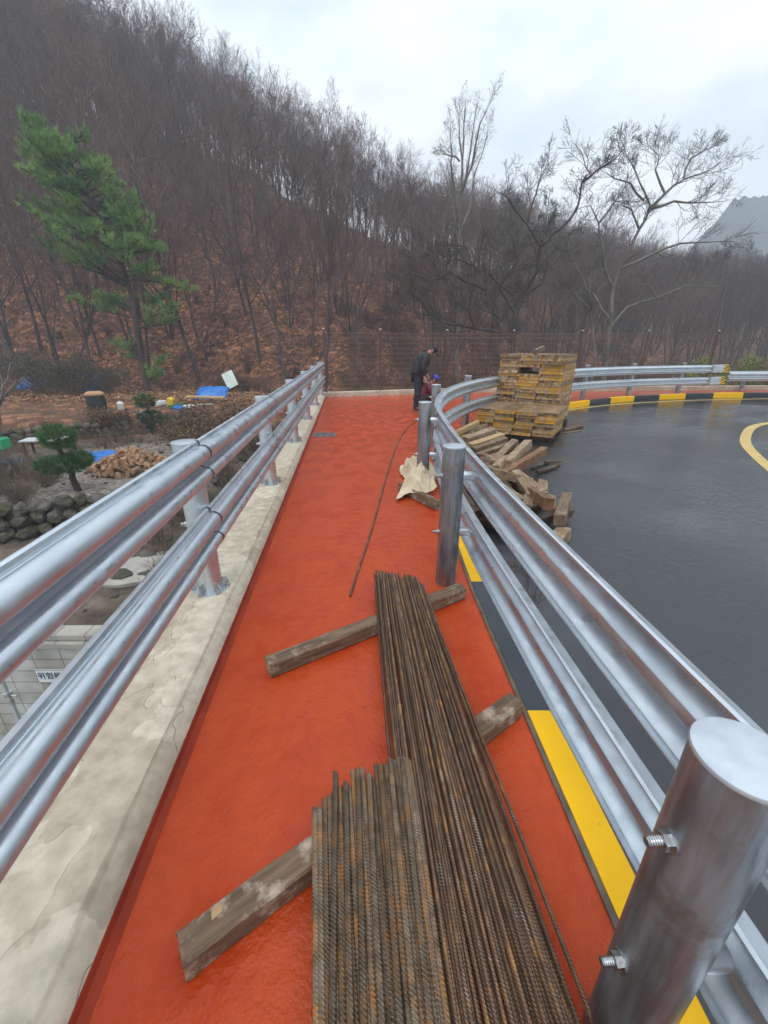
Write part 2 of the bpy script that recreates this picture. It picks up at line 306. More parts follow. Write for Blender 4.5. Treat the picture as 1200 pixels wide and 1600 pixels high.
def ground_mat():
    m = bpy.data.materials.new('leaf_litter_and_soil'); m.use_nodes = True; t = m.node_tree; B = t.nodes['Principled BSDF']; N = t.nodes.new; L = t.links.new
    tc = N('ShaderNodeTexCoord'); at = N('ShaderNodeAttribute'); at.attribute_name = 'leafy'
    vo = N('ShaderNodeTexVoronoi'); vo.inputs['Scale'].default_value = 3.6; L(tc.outputs['Object'], vo.inputs['Vector'])
    sp = N('ShaderNodeSeparateColor'); L(vo.outputs['Color'], sp.inputs[0])
    cr = N('ShaderNodeValToRGB'); e = cr.color_ramp; e.elements[0].position = 0; e.elements[0].color = (.055, .026, .015, 1); e.elements[1].position = 1; e.elements[1].color = (.52, .23, .10, 1)
    x = e.elements.new(.35); x.color = (.15, .054, .022, 1); x = e.elements.new(.75); x.color = (.25, .10, .045, 1)
    L(sp.outputs[0], cr.inputs[0])
    n2 = N('ShaderNodeTexNoise'); n2.inputs['Scale'].default_value = .35; n2.inputs['Detail'].default_value = 6; L(tc.outputs['Object'], n2.inputs['Vector'])
    c2 = N('ShaderNodeValToRGB'); c2.color_ramp.elements[0].position = .35; c2.color_ramp.elements[0].color = (.55, .5, .5, 1); c2.color_ramp.elements[1].position = .62; c2.color_ramp.elements[1].color = (1.05, 1, 1, 1); L(n2.outputs['Fac'], c2.inputs[0])
    mu = N('ShaderNodeMix'); mu.data_type = 'RGBA'; mu.blend_type = 'MULTIPLY'; mu.inputs[0].default_value = 1; L(cr.outputs[0], mu.inputs[6]); L(c2.outputs[0], mu.inputs[7])
    n3 = N('ShaderNodeTexNoise'); n3.inputs['Scale'].default_value = 1.3; n3.inputs['Detail'].default_value = 9; n3.inputs['Roughness'].default_value = .65; L(tc.outputs['Object'], n3.inputs['Vector'])
    c3 = N('ShaderNodeValToRGB'); g = c3.color_ramp; g.elements[0].position = .36; g.elements[0].color = (.055, .04, .028, 1); g.elements[1].position = .68; g.elements[1].color = (.20, .16, .12, 1)
    x = g.elements.new(.52); x.color = (.11, .08, .055, 1); L(n3.outputs['Fac'], c3.inputs[0])
    mx = N('ShaderNodeMix'); mx.data_type = 'RGBA'; L(at.outputs['Fac'], mx.inputs[0]); L(c3.outputs[0], mx.inputs[6]); L(mu.outputs[2], mx.inputs[7])
    ag = N('ShaderNodeAttribute'); ag.attribute_name = 'gravel'; vg = N('ShaderNodeTexVoronoi'); vg.inputs['Scale'].default_value = 14; L(tc.outputs['Object'], vg.inputs['Vector'])
    sg = N('ShaderNodeSeparateColor'); L(vg.outputs['Color'], sg.inputs[0]); cg = N('ShaderNodeValToRGB'); cg.color_ramp.elements[0].color = (.10, .08, .065, 1); cg.color_ramp.elements[1].color = (.34, .29, .25, 1); L(sg.outputs[0], cg.inputs[0])
    m2 = N('ShaderNodeMix'); m2.data_type = 'RGBA'; L(ag.outputs['Fac'], m2.inputs[0]); L(mx.outputs[2], m2.inputs[6]); L(cg.outputs[0], m2.inputs[7])
    L(m2.outputs[2], B.inputs['Base Color']); B.inputs['Roughness'].default_value = .85
    bn = N('ShaderNodeBump'); bn.inputs['Distance'].default_value = .06; L(sp.outputs[1], bn.inputs['Height'])
    b2 = N('ShaderNodeBump'); b2.inputs['Distance'].default_value = .12; L(n3.outputs['Fac'], b2.inputs['Height']); L(bn.outputs[0], b2.inputs['Normal']); L(b2.outputs[0], B.inputs['Normal'])
    return m
M['ground'] = ground_mat()

# ------------------------------------------------------------------ terrain
T_ = [-1.2, -.65, -.39, -.2, 0, .2, .4, .62, 1.2]
def hillp(t):
    return (np.interp(t, T_, [29, 28, 27, 25, 22, 24, 30, 42, 60]), np.interp(t, T_, [90, 75, 72, 68, 62, 70, 90, 120, 170]),
            np.interp(t, T_, [42, 33, 27.5, 20.5, 13.5, 12.3, 12, 11, 12]))
def sstep(a, b, x): t = np.clip((x - a) / (b - a), 0, 1); return t * t * (3 - 2 * t)
def wob(x, y):
    return np.sin(x * .31 + 1.3) * np.cos(y * .27 + .4) * .5 + np.sin(x * .83 + y * .51) * .22 + np.sin(x * 1.7 - y * 1.3 + 2) * .09
def zt(x, y):
    x = np.asarray(x, float); y = np.asarray(y, float)
    s1 = y - (9.4 + (x + 4.6) * .50)        # garden retaining wall line
    s2 = y - (15.6 + (x + 9.5) * .62)       # upper terrace line
    g = -2.15 + .65 * sstep(-.15, .35, s1) * sstep(-3.6, -4.6, x) - .45 * sstep(-3.4, -2.2, x) * sstep(5.5, 8, y)
    g = g + .55 * sstep(-.2, .5, s2) * sstep(-1, -6, x) + wob(x * 2.2, y * 2.2) * .05
    yf, yr, hr = hillp(x / np.maximum(y, 1))
    f = np.clip((y - yf) / (yr - yf), 0, 1)
    fl = np.where(f < .08, f * f / .16, f - .04) / .96
    base = -1.0 - .5 * sstep(-4, 2, x)
    g = g + (base - g) * sstep(17, 25, y) * 1.0
    h = g + fl * (hr - g) + wob(x, y) * sstep(.0, .1, f) * 1.0
    past = np.clip(y - yr, 0, 400)
    return h + past * .0 - np.minimum(past, 40) * .05
def ztf(x, y): return float(zt(x, y))
xs = np.concatenate([np.linspace(-260, -45, 30), np.linspace(-44, -16, 60), np.linspace(-15.8, 6, 130), np.linspace(6.4, 60, 90), np.linspace(62, 420, 50)])
ys = np.concatenate([np.linspace(4.75, 22, 110), np.linspace(22.3, 90, 150), np.linspace(92, 520, 60)])
X_, Y_ = np.meshgrid(xs, ys); Z_ = zt(X_, Y_)
rr = rng.normal(0, 1, Z_.shape); Z_ = Z_ + rr * .018 * (Y_ < 40)
mb = MB(); mb.grid(np.stack([X_, Y_, Z_], -1)); me = mb.mesh('ground', M['ground'], True)
leafy = sstep(15, 20, Y_) * .999 * np.ones_like(X_); leafy = leafy * (1 - .75 * sstep(.12, .32, X_ / np.maximum(Y_, 1))); leafy = np.maximum(leafy, sstep(14.0, 15.2, Y_ - (X_ + 9.5) * .62) * .8)
gravel = sstep(-.3, .4, Y_ - (9.4 + (X_ + 4.6) * .5)) * (1 - sstep(12.6, 13.4, Y_ - (X_ + 9.5) * .5)) * sstep(-3.8, -4.8, X_) * .9
for nme, a in (('leafy', leafy), ('gravel', gravel)):
    at = me.attributes.new(nme, 'FLOAT', 'POINT'); at.data.foreach_set('value', a.ravel().astype(np.float32))
tag(link('ground', me), kind='structure')
mb = MB(); mb.box((0, -95, -4.3), (520, 199.6, .2)); tag(mb.build('yard', M['concrete']), kind='structure')
# distant mountain, faded by the haze
mb = MB(); nx, ny = 240, 24; V = np.zeros((ny, nx, 3))
for i in range(nx):
    x = 60 + i * 1.62; crest = np.interp(x, [60, 110, 140, 165, 185, 240, 330, 450], [4, 14, 28, 52, 72, 88, 98, 102])
    for j in range(ny):
        f = j / (ny - 1); n_ = noise.noise(Vector((x * .04, f * 3, 2))) * 7 + noise.noise(Vector((x * .2, f * 9, 5))) * 3 + noise.noise(Vector((x * .9, f * 30, 8))) * 2.5
        V[j, i] = (x, 205 + f * 60, -3 + (crest + n_) * f ** .9)
mb.grid(V); tag(mb.build('mountain', M['mountain'], smooth=True), kind='structure')

# ------------------------------------------------------------------ walkway, kerb, road
def lx(y): return -.73 - .082 * y          # left edge of the red surface
railpath = [(.86, -2.5), (.735, 0), (.65, 1.3), (.575, 2.6), (.565, 4.0), (.61, 5.2), (.84, 6.5), (1.20, 7.6), (1.76, 8.75), (2.50, 9.87), (3.4, 10.95), (4.6, 12.15), (5.9, 13.15), (7.2, 13.9), (9.1, 14.65), (11.4, 15.25)]
kerbpath = [(.60, -2.5), (.60, 2.6), (.63, 4.2), (.69, 5.2), (.91, 6.5), (1.28, 7.6), (1.86, 8.75), (2.60, 9.82), (3.5, 10.85), (4.7, 12.0), (5.95, 12.95), (7.0, 13.65), (8.0, 14.15), (9.1, 14.55), (10.3, 14.9), (11.5, 15.12), (13, 15.25), (16, 15.3), (40, 15.3)]
# offset so that the inner face of the kerb starts at x=.70-.60 along the near stretch
fence = [(-1.86, 13.92), (-.12, 14.5), (2.12, 15.15), (4.45, 15.5), (6.9, 15.75), (9.3, 15.9), (11.9, 16.1), (14.4, 16.3), (17, 16.5), (19.6, 16.7)]
kp, ks = resample([(a, b, 0) for a, b in kerbpath], .25)
t = np.gradient(kp, axis=0); t /= np.linalg.norm(t, axis=1)[:, None]; kn = np.stack([t[:, 1], -t[:, 0], 0 * t[:, 0]], -1)
# kerb: inner line .02 + near taper (the red is wider close to the camera)
tap = np.clip((2.6 - kp[:, 1]) / 2.2, 0, 1.3) * .09
kin = kp + kn * tap[:, None]; kout = kin + kn * .14
# red walkway sheet
mb = MB(); rows = []
fx = np.array([f[0] for f in fence]); fy = np.array([f[1] for f in fence])
poly_l = [(lx(y), y) for y in np.linspace(-2.5, 13.9, 20)]
far = [(x, float(np.interp(x, fx, fy)) - .02) for x in np.linspace(-1.8, 16, 30)]
inner = [(p[0] + .01, p[1]) for p in kin if p[0] < 16][::-1]
pts = poly_l + far + inner
mb.prism(pts, -.28, 0.0); tag(mb.build('walkway', M['red']), kind='structure')
# bridge deck body under the walkway and road
mb = MB(); pd = [(lx(y) - .30, y) for y in (-60, 13.9)] + [(-1.9, 14.1), (-.12, 14.7), (2.12, 15.4), (4.45, 15.75), (6.9, 16.0), (9.3, 16.15), (19.6, 17.2), (60, 17.4), (60, -60)]
pd[0] = (lx(-2.5) - .30, -60)
mb.prism(pd, -.9, -.29); tag(mb.build('bridge_deck', M['concrete']), kind='structure')
# road
ko = [(p[0] - n_[0] * .02, p[1] - n_[1] * .02) for p, n_ in zip(kout, kn)]
mb = MB(); mb.prism(ko + [(60, 15.3), (60, -60), (.7, -60)], -.28, -.15); tag(mb.build('road', M['asphalt']), kind='structure')
def ribbon(name, path, wd, z, m, step=.15):
    p, _ = resample([(a, b, 0) for a, b in path], step); mb = MB()
    sweep(mb, [(-wd / 2, z), (wd / 2, z)], p, closed=False); return tag(mb.build(name, m), kind='structure')
ribbon('road_line', [(2.9, 9.6), (3.7, 10.6), (4.6, 11.5), (5.4, 12.2), (6.3, 12.8), (7.6, 13.45), (9.3, 14.05), (11, 14.45), (13.3, 14.75), (16, 14.8), (40, 14.8)], .13, -.146, M['line'])
ribbon('road_line', [(17, 9.6), (13, 10.1), (10.6, 10.25), (9.3, 10.08), (8.4, 9.55), (7.5, 8.6), (6.8, 7.75), (6.2, 6.75), (5.7, 5.8), (4.7, 3.8), (3.9, 1.2), (3.4, -2)], .17, -.146, M['line'])
# kerb painted blocks, 1.13 m each
kerb = thing('kerb', 'low kerb painted in yellow and black blocks between red walkway and asphalt', 'kerb')
d = np.r_[0, np.cumsum(np.linalg.norm(np.diff(kin, axis=0), axis=1))]
y0 = np.interp(1.455, kin[:30, 1], d[:30]); seg = 1.14; k = -3
def kerbpt(s_, arr): return np.array([np.interp(s_, d, arr[:, i]) for i in range(3)])
while True:
    a = y0 + k * seg; b = a + seg; k += 1
    if a > d[-1] - 1: break
    if b < .2: continue
    a = max(a, 0); ss = np.linspace(a, b, 6); mb = MB()
    A = np.array([kerbpt(q, kin) for q in ss]); Bq = np.array([kerbpt(q, kout) for q in ss]); Dn = (Bq - A) / np.linalg.norm(Bq - A, axis=1)[:, None]
    V = np.stack([A + Dn * .022 + [0, 0, -.2], A + Dn * .022 + [0, 0, .012], Bq - Dn * .008 + [0, 0, .012], Bq + [0, 0, .004], Bq + [0, 0, -.2]], 1)
    n = 5; i = np.arange(5)[:, None] * n; kk = np.arange(n - 1)[None]
    F = np.stack([i + kk, i + n + kk, i + n + kk + 1, i + kk + 1], -1).reshape(-1, 4)[:, ::-1]
    mb.add(V.reshape(-1, 3), [(F, 0)])
    yl = (k % 2 == 0)
    mb.build('painted_block', M['yellow'] if yl else M['black'], kerb)
mb = MB(); V = np.stack([kin + [0, 0, -.2], kin + [0, 0, .008], kin + kn * .0215 + [0, 0, .009], kin + kn * .0215 + [0, 0, -.2]], 1)
n = 4; i = np.arange(len(kin) - 1)[:, None] * n; kk = np.arange(n - 1)[None]; F = np.stack([i + kk, i + n + kk, i + n + kk + 1, i + kk + 1], -1).reshape(-1, 4)[:, ::-1]
mb.add(V.reshape(-1, 3), [(F, 0)]); mb.build('bare_edge', M['kerbside'], kerb)

# parapet on the left: uneven cement render
pz = .12
par = thing('parapet', 'long low cement rendered parapet along the left of the red walkway', 'low wall')
ysp = np.arange(-2.5, 13.95, .09); mb = MB(); rows = []
for y in ysp:
    e = lx(y); n1 = noise.noise(Vector((y * 1.3, 0, 0))) * .012 + noise.noise(Vector((y * 6, 3, 0))) * .005; n2 = noise.noise(Vector((y * 2.3, 7, 0))) * .006
    n3 = noise.noise(Vector((y * 2.1, 17, 0))) * .006
    rows.append([(e - .355, y, -.9), (e - .355 + n2 * .5, y, pz - .012), (e - .345, y, pz), (e - .28, y, pz + n3), (e - .2, y, pz + n2), (e - .075 + n1, y, pz + n3 * .8), (e - .066 + n1, y, pz - .005),
                 (e - .062 + n1, y, pz - .016), (e - .055 + n1 * .7, y, pz - .022), (e - .034 + n1 * .5, y, pz - .034 + n2), (e - .018 + n1 * .3, y, pz - .06), (e - .006, y, .015), (e + .02, y, -.01)])
mb.grid(np.array(rows)); o = mb.build('render', M['plaster'], par, smooth=40)
mb = MB(); sweep(mb, [(0, -.01), (0.001, .045), (.005, .046), (.010, .02), (.032, .002), (.032, -.01)], [(lx(y) - .012, y, 0) for y in np.linspace(-2.5, 13.9, 40)], closed=False); mb.build('red_upstand', M['red_edge'], par)
# low parapet under the mesh fence
mb = MB(); fp, _ = resample([(a, b, 0) for a, b in [(-2.3, 13.86)] + fence + [(40, 17.5)]], .3)
sweep(mb, [(-.16, -.9), (-.16, .14), (-.15, .15), (.09, .15), (.10, .14), (.10, -.01), (.10, -.9)], fp, closed=True)
tag(mb.build('fence_base', M['plaster']), 'low pale concrete upstand beneath the brown mesh fence', 'low wall')

# drain grate
g = thing('drain_grate', 'small rectangular grey drain grate let into the red walkway', 'drain', (-1.13, 7.85, 0.0))
mb = MB(); 
for a in (-.2, -.066, .066, .2): mb.box((a, 0, .003), (.022, .34, .012))
for a in (-.165, .165): mb.box((0, a, .0045), (.43, .02, .012))
mb.build('frame', M['post'], g)
mb = MB()
for k in range(36): mb.box((-.19 + k * .0109, 0, .001), (.004, .31, .008))
mb.build('bars', M['post'], g); mb = MB(); mb.box((0, 0, .0015), (.40, .33, .003)); mb.build('pit', M['dark'], g)

# ------------------------------------------------------------------ guardrails
def arc(cx, cz, r, a0, a1, n): return [(cx + r * math.cos(R(a)), cz + r * math.sin(R(a))) for a in np.linspace(a0, a1, n)]
def prof_l():
    o = [(0, .122), (.006, .128), (.016, .131), (.025, .126), (.029, .114), (.027, .104)] + arc(.043, .060, .044, 108, -95, 13) + [(.018, .010), (.014, 0), (.018, -.012)] + arc(.045, -.062, .038, 100, -100, 12) + [(.012, -.112), (0, -.122)]
    return o
def prof_r():
    h = [(-.010, .156), (.002, .157), (.006, .152), (.006, .132), (.012, .126), (.060, .108), (.070, .101), (.073, .090), (.073, .068), (.068, .058), (.020, .030), (.014, .022), (.013, .010)]
    return h + [(a, -b) for a, b in h[::-1]]
def thick(pr, t=.004):
    p = np.array(pr); tg = np.gradient(p, axis=0); tg /= np.linalg.norm(tg, axis=1)[:, None]
    q = p + np.stack([tg[:, 1], -tg[:, 0]], -1) * t
    return np.concatenate([p, q[::-1]])
def beam(path, prof, z, parent, m, name='rail_beam', sc=1.0, th=.004, side=1):
    mb = MB(); pr = np.array(prof) * 1.0
    pr = thick([(a, b + z) for a, b in pr], th); sweep(mb, pr, path, closed=True, side=side)
    n = len(pr); tot = len(path) * n        # end caps as quad strips
    h = n // 2
    for base in (0, tot - n):
        F = np.array([(base + i, base + i + 1, base + n - 2 - i, base + n - 1 - i) for i in range(h - 1)])
        mb.F.append((F, 0))
    return mb.build(name, m, parent, smooth=28)
def hexnut(mb, c, axis, r, h):      # axis: unit vector
    a = np.array(axis, float); mb.tube([np.array(c), np.array(c) + a * h], r, 6)
def make_post(parent, x, y, z0, h, r, m, bolts=(), nub=-1, foot=False, ang=0., mcap=None):
    p = link('post', None, parent, (x, y, z0)); p.rotation_euler.z = ang
    mb = MB(); mb.tube([(0, 0, -.02 if not foot else 0), (0, 0, h * .33), (0, 0, h * .66), (0, 0, h - .006)], r, 40, cap=False)
    pm = mb.mesh('post', m, 60); p2 = link('post', pm, parent, (x, y, z0)); p2.rotation_euler.z = ang
    bpy.data.objects.remove(p); p = p2
    mb = MB(); mb.tube([(0, 0, h - .008), (0, 0, h - .001), (0, 0, h + .001), (0, 0, h + .0025)], [r + .0015, r + .0022, r + .001, r - .004], 40)
    mb.build('cap', mcap or M['galv_cap'], p, smooth=40)
    for zb in bolts:
        mb = MB(); mb.tube([(nub * (r - .004), 0, zb), (nub * (r + .003), 0, zb)], .021, 24)
        mb.tube([(nub * (r + .003), 0, zb), (nub * (r + .016), 0, zb)], .0165, 6)
        q = [(nub * (r + .016 + k * .0022), 0, zb) for k in range(13)]
        mb.tube(q, [.0098 if k % 2 else .0088 for k in range(12)] + [.0078], 16)
        mb.build('bolt', M['bolt'], p, smooth=30)
    if foot:
        mb = MB(); mb.tube([(0, 0, -.004), (0, 0, .006)], r + .036, 36); mb.build('base_plate', M['galv'], p, smooth=40)
        for k in range(6):
            a = R(60 * k + 15); c, s_ = math.cos(a), math.sin(a)
            mb = MB(); mb.tube([(c * (r + .03), s_ * (r + .03), .004), (c * (r + .03), s_ * (r + .03), .05)], .009, 10)
            mb.tube([(c * (r + .03), s_ * (r + .03), .004), (c * (r + .03), s_ * (r + .03), .02)], .017, 6)
            mb.box((c * (r + .012), s_ * (r + .012), .035), (.04, .006, .07), Matrix.Rotation(a, 3, 'Z'))
            mb.build('anchor_bolt', M['bolt'], p)
    return p
# left rail
gl = thing('guardrail', 'straight galvanised guardrail with two double-ridged rails on the left parapet', 'guardrail')
PR = .073; py = [.2 - 2.13, .2, 2.34, 4.55, 6.75, 8.9, 11.1, 13.45]
def plx(y): return -.955 - .0755 * y
for y in py: make_post(gl, plx(y), y, pz, .965, PR, M['galv'], bolts=(.855, .455), nub=-1, foot=True)
PL = prof_l()
for zc in (.975, .575):
    for a, b in zip(py[:-1], py[1:]):
        yy = np.linspace(a - .06 + .003, b - .06 - .003, 9)
        beam([(plx(y) + PR - .002, y, 0) for y in yy], PL, zc, gl, M['galv'])
    for b in py[1:]:
        mb = MB(); pr = thick([(p_[0] * 1.0 + .0022, p_[1] * 1.012 + zc) for p_ in PL], .002)
        sweep(mb, pr, [(plx(y) + PR - .002, y, 0) for y in (b - .068, b - .052)]); mb.build('joint_seam', M['seam'], gl, smooth=50)
        for dz in (-.03, .0, .03) if False else ():
            pass
    beam([(plx(y) + PR - .002, y, 0) for y in (13.4, 13.62)], PL, zc, gl, M['galv'])
    for b in py[1:]:
        for q, dz in ((.1, .0), (.22, .0), (.1, -.006), (.22, -.006))[:2]:
            mb = MB(); x0 = plx(b + q - .06) + PR + .012
            mb.tube([(x0, b + q - .06, zc + dz), (x0 + .012, b + q - .06, zc + dz)], .011, 12); mb.build('bolt', M['bolt'], gl, smooth=30)
# right curved rail
gr = thing('guardrail', 'curved galvanised guardrail bending right beside the yellow and black kerb', 'guardrail')
rp, rs = resample([(a, b, 0) for a, b in railpath], .12)
rt = np.gradient(rp, axis=0); rt /= np.linalg.norm(rt, axis=1)[:, None]; rn = np.stack([rt[:, 1], -rt[:, 0], 0 * rt[:, 0]], -1)
s0 = float(np.interp(.47, rp[:40, 1], rs[:40])); sp_ = 2.15
PRR = [(a * .95, b * .80) for a, b in prof_r()]; off = .135
posts_s = [s0 + sp_ * k for k in range(-1, 10) if 0 < s0 + sp_ * k < rs[-1] - .1] 
for k, s_ in enumerate(posts_s):
    c = np.array([np.interp(s_, rs, rp[:, i]) for i in range(3)]); tt = np.array([np.interp(s_, rs, rt[:, i]) for i in range(3)]); nn = np.array([tt[1], -tt[0], 0]); q = c - nn * off
    make_post(gr, q[0], q[1], 0, 1.0, PR, M['post'], bolts=(.80, .40), nub=-1, ang=math.atan2(nn[1], nn[0]))
    for zc in (.80, .40):
        mb = MB(); a = q + nn * (PR - .01); b = c + nn * .012
        mb.tube([(a[0], a[1], zc), (b[0], b[1], zc)], .032, 14); mb.build('spacer', M['galv'], gr, smooth=40)
        mb = MB(); a = c + nn * .018; b = c + nn * .034
        mb.tube([(a[0], a[1], zc), (b[0], b[1], zc)], [.017, .013], 12); mb.build('bolt', M['bolt'], gr, smooth=40)
joints = [0] + [s_ + .3 for s_ in posts_s[3::2]] + [rs[-1] - .05]
for zc in (.80, .40):
    for a, b in zip(joints[:-1], joints[1:]):
        if b - a < .3: continue
        ss = np.arange(a + .002, b - .002, .12); ss = np.r_[ss, b - .002]
        beam(np.array([[np.interp(q, rs, rp[:, i]) for i in range(3)] for q in ss]), PRR, zc, gr, M['galv'])
    for a in joints[1:-1]:
        mb = MB(); sweep(mb, thick([(p_[0] - .006, p_[1] * 1.01 + zc) for p_ in PRR], .010), np.array([[np.interp(q, rs, rp[:, i]) for i in range(3)] for q in (a - .16, a, a + .16)]))
        mb.build('splice_plate', M['galv'], gr, smooth=50)
        for q in ():
            for dz in ():
                c = np.array([np.interp(a + q, rs, rp[:, i]) for i in range(3)]); mb = MB(); mb.tube([(c[0] + .045, c[1], zc + dz), (c[0] + .082, c[1], zc + dz)], .012, 8); mb.build('bolt', M['bolt'], gr)
# end buffers with chevrons
e = rp[-1]; et = rt[-1]; en = rn[-1]
for zc in (.80, .40):
    c0 = e + et * .02 + en * .03; mb = MB(); c = c0 + et * .22 + np.array([0, 0, zc])
    RM = Matrix.Rotation(math.atan2(et[1], et[0]), 3, 'Z')
    mb.box(c, (.46, .10, .26), RM, bev=.012); mb.build('end_terminal', M['galv_cap'], gr)
    mb = MB(); cc = c0 + et * .56 + np.array([0, 0, zc]); mb.box(cc, (.2, .11, .26), RM, bev=.02); cp = mb.build('chevron_panel', M['yellow'], gr)
    mb = MB()
    for k in (-1, 0, 1):
        q = [(-.095, -.15 + k * .12 + .1), (-.095, -.09 + k * .12 + .1), (.095, .03 + k * .12 + .1), (.095, -.03 + k * .12 + .1)]
        q = [(a, min(max(b, -.12), .12)) for a, b in q]
        V = [RM @ Vector((a, -.0575, b)) + Vector(cc) for a, b in q] + [RM @ Vector((a, -.054, b)) + Vector(cc) for a, b in q]
        mb.add(V, [(np.array([[0, 1, 2, 3][::-1], [0, 4, 5, 1], [1, 5, 6, 2], [2, 6, 7, 3], [3, 7, 4, 0]]), 0)])
    mb.build('chevron_stripe', M['black'], cp)
# far single rail on the right
g2 = thing('guardrail', 'single thick-railed guardrail starting past the chevron end at far right', 'guardrail')
p2 = [(12.35, 15.7, 0), (14, 15.75, 0), (16, 15.8, 0), (20, 15.9, 0), (30, 16, 0)]
beam(np.array(p2) + [0, 0, 0], [(a * 1.6, b * 1.1) for a, b in prof_r()], .52, g2, M['galv'])
for x in (13.2, 15.6, 18, 20.4, 22.8): make_post(g2, x, 15.95, 0, .66, .07, M['post'])

# ------------------------------------------------------------------ brown mesh fence
fe = thing('mesh_fence', 'tall brown welded mesh fence across the end of the walkway', 'fence')
FH = 1.98
for (x, y) in fence:
    mb = MB(); mb.tube([(0, 0, 0), (0, 0, FH - .15 + .04)], .032, 12); p = mb.build('fence_post', M['brownsteel'], fe, smooth=40, loc=(x, y, .15))
    mb = MB(); mb.tube([(0, 0, FH - .112), (0, 0, FH - .09), (0, 0, FH - .075)], [.038, .036, .016], 12); mb.build('post_cap', M['galv_cap'], p, smooth=40)
for (x0, y0_), (x1, y1_) in zip(fence[:-1], fence[1:]):
    Ld = math.hypot(x1 - x0, y1_ - y0_); mb = MB(); u = np.array([(x1 - x0) / Ld, (y1_ - y0_) / Ld, 0]); a = np.array([x0, y0_, 0]) + u * .04; b = np.array([x1, y1_, 0]) - u * .04
    for z in list(np.arange(.22, 1.93, .155)) + [1.90, 1.80]: mb.tube([a + [0, 0, z], b + [0, 0, z]], .006, 4, cap=False)
    nv = int(Ld / .075)
    for k in range(1, nv):
        c = a + (b - a) * k / nv; mb.tube([c + [0, 0, .2], c + [0, 0, 1.93]], .0032, 3, cap=False)
    mb.build('mesh_panel', M['mesh'], fe)

# ------------------------------------------------------------------ rebars
def rebar_mesh(length, r, m, wv, seed):
    rg = np.random.default_rng(seed); big = r > .008; step = .0026 if big else .0022; near = min(length, 1.25 if big else 2.6)
    n = int(near / step) // 4 * 4; s_ = np.arange(n) * step; rad = r * np.where(np.arange(n) % 4 < 2, .98, 1.13)
    s_ = np.r_[s_, length]; rad = np.r_[rad, r * 1.05]; ph = rg.uniform(0, 6, 4); ns_ = 8 if big else 6
    x = wv * (np.sin(s_ * 1.7 + ph[0]) * .6 + np.sin(s_ * 4.1 + ph[1]) * .25 + np.sin(s_ * 9.1 + ph[3]) * .08); z = wv * .3 * np.sin(s_ * 2.3 + ph[2])
    mb = MB(); mb.tube(np.stack([x - x[0], -s_, z - z[0]], -1), rad, ns_)
    V_ = mb.V[0].reshape(len(s_), ns_, 3); V_[:-1, :, 1] += (.75 * r * np.cos(np.arange(ns_) * 2 * np.pi / ns_))[None]; mb.V[0] = V_.reshape(-1, 3)
    F = mb.F[0][0]; ring = np.arange(len(F)) // ns_; crest = ring % 4 == 2; mb.F = [(F[~crest], 0), (F[crest], 1)] + mb.F[1:]  # crest bands get the lighter slot with the painted rib highlight
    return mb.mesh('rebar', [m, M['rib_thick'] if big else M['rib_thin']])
thinm = [rebar_mesh(3.4, .0064, M['rust_thin'], .006, k) for k in range(8)]
thickm = [rebar_mesh(2.6, .0096, M['rust_thick'], .005, 20 + k) for k in range(6)]
tn = 0
for layer in range(3):
    nn_ = (27, 21, 9)[layer]
    for k in range(nn_):
        f = max(0, (k + .5 * (layer % 2) + random.uniform(-.15, .15)) / nn_)
        if layer: f = .06 + f * .88
        o = link('rebar', thinm[random.randrange(8)], None)
        ye = 2.56 - .10 * f + random.uniform(-.06, .06) - (.02 * layer)
        xe = -.065 + .335 * f; xb = .075 + .42 * f ** 1.08    # x at far end / at y=.46
        if layer == 0 and k == nn_ - 1: xb += .02
        o.location = (xe, ye, .098 + layer * .0135 + random.uniform(-.001, .002)); o.rotation_euler.z = math.atan((xb - xe) / (ye - .46)) ; o.rotation_euler.x = random.uniform(-.002, .002)
        tn += 1
        edge = layer == 0 and k in (0, nn_ - 1)
        tag(o, 'thin rusty ribbed rebar at the %s edge of the long bundle' % ('left' if k == 0 else 'right') if edge else 'thin rusty ribbed rebar inside the long bundle laid over timbers', 'rebar', 'thin rebars in the long bundle')
nt_ = 0
tops = [1.265, 1.25, 1.235, 1.225, 1.21, 1.205, 1.20, 1.18, 1.17, 1.165, 1.225]
for k in range(21):
    f = k / 20; v = [.975, .99, 1.01, 1.02, 1.03, 1.045, 1.05, 1.065, 1.12, 1.135, 1.13, 1.075, 1.10, 1.145, 1.12, 1.13, 1.15, 1.14, 1.155, 1.16, 1.15][k]
    o = link('rebar', thickm[random.randrange(6)], None); ye = v - .03 + random.uniform(-.01, .01); xe = -.24 + .35 * f; xb = -.160 + .315 * f + random.uniform(-.003, .003)
    xe = xe + (ye - .95) * (xe - xb) / .5
    o.location = (xe, ye, .105 + (.003 if k % 3 == 1 else 0) + (.016 if k > 13 else 0)); o.rotation_euler.z = math.atan((xb - xe) / (ye - .46)); o.rotation_euler.y = random.uniform(0, 6)
    o.rotation_euler.y = 0
    tag(o, 'thick grey rebar at the left edge of the short bundle' if k == 0 else 'thick grey rusty rebar in the short nearest bundle', 'rebar', 'thick rebars in the near bundle')
for k in range(7):
    f = (k + .5) / 7; o = link('rebar', thickm[random.randrange(6)], None); ye = 1.04 + .05 * f + random.uniform(-.03, .03); xe = -.20 + .29 * f; xb = -.135 + .265 * f + random.uniform(-.006, .006)
    o.location = (xe, ye, .1215 + (.014 if f > .6 else 0)); o.rotation_euler.z = math.atan((xb - xe) / (ye - .46))
    tag(o, 'thick grey rebar lying on top of the short nearest bundle', 'rebar', 'thick rebars on top of the near bundle')
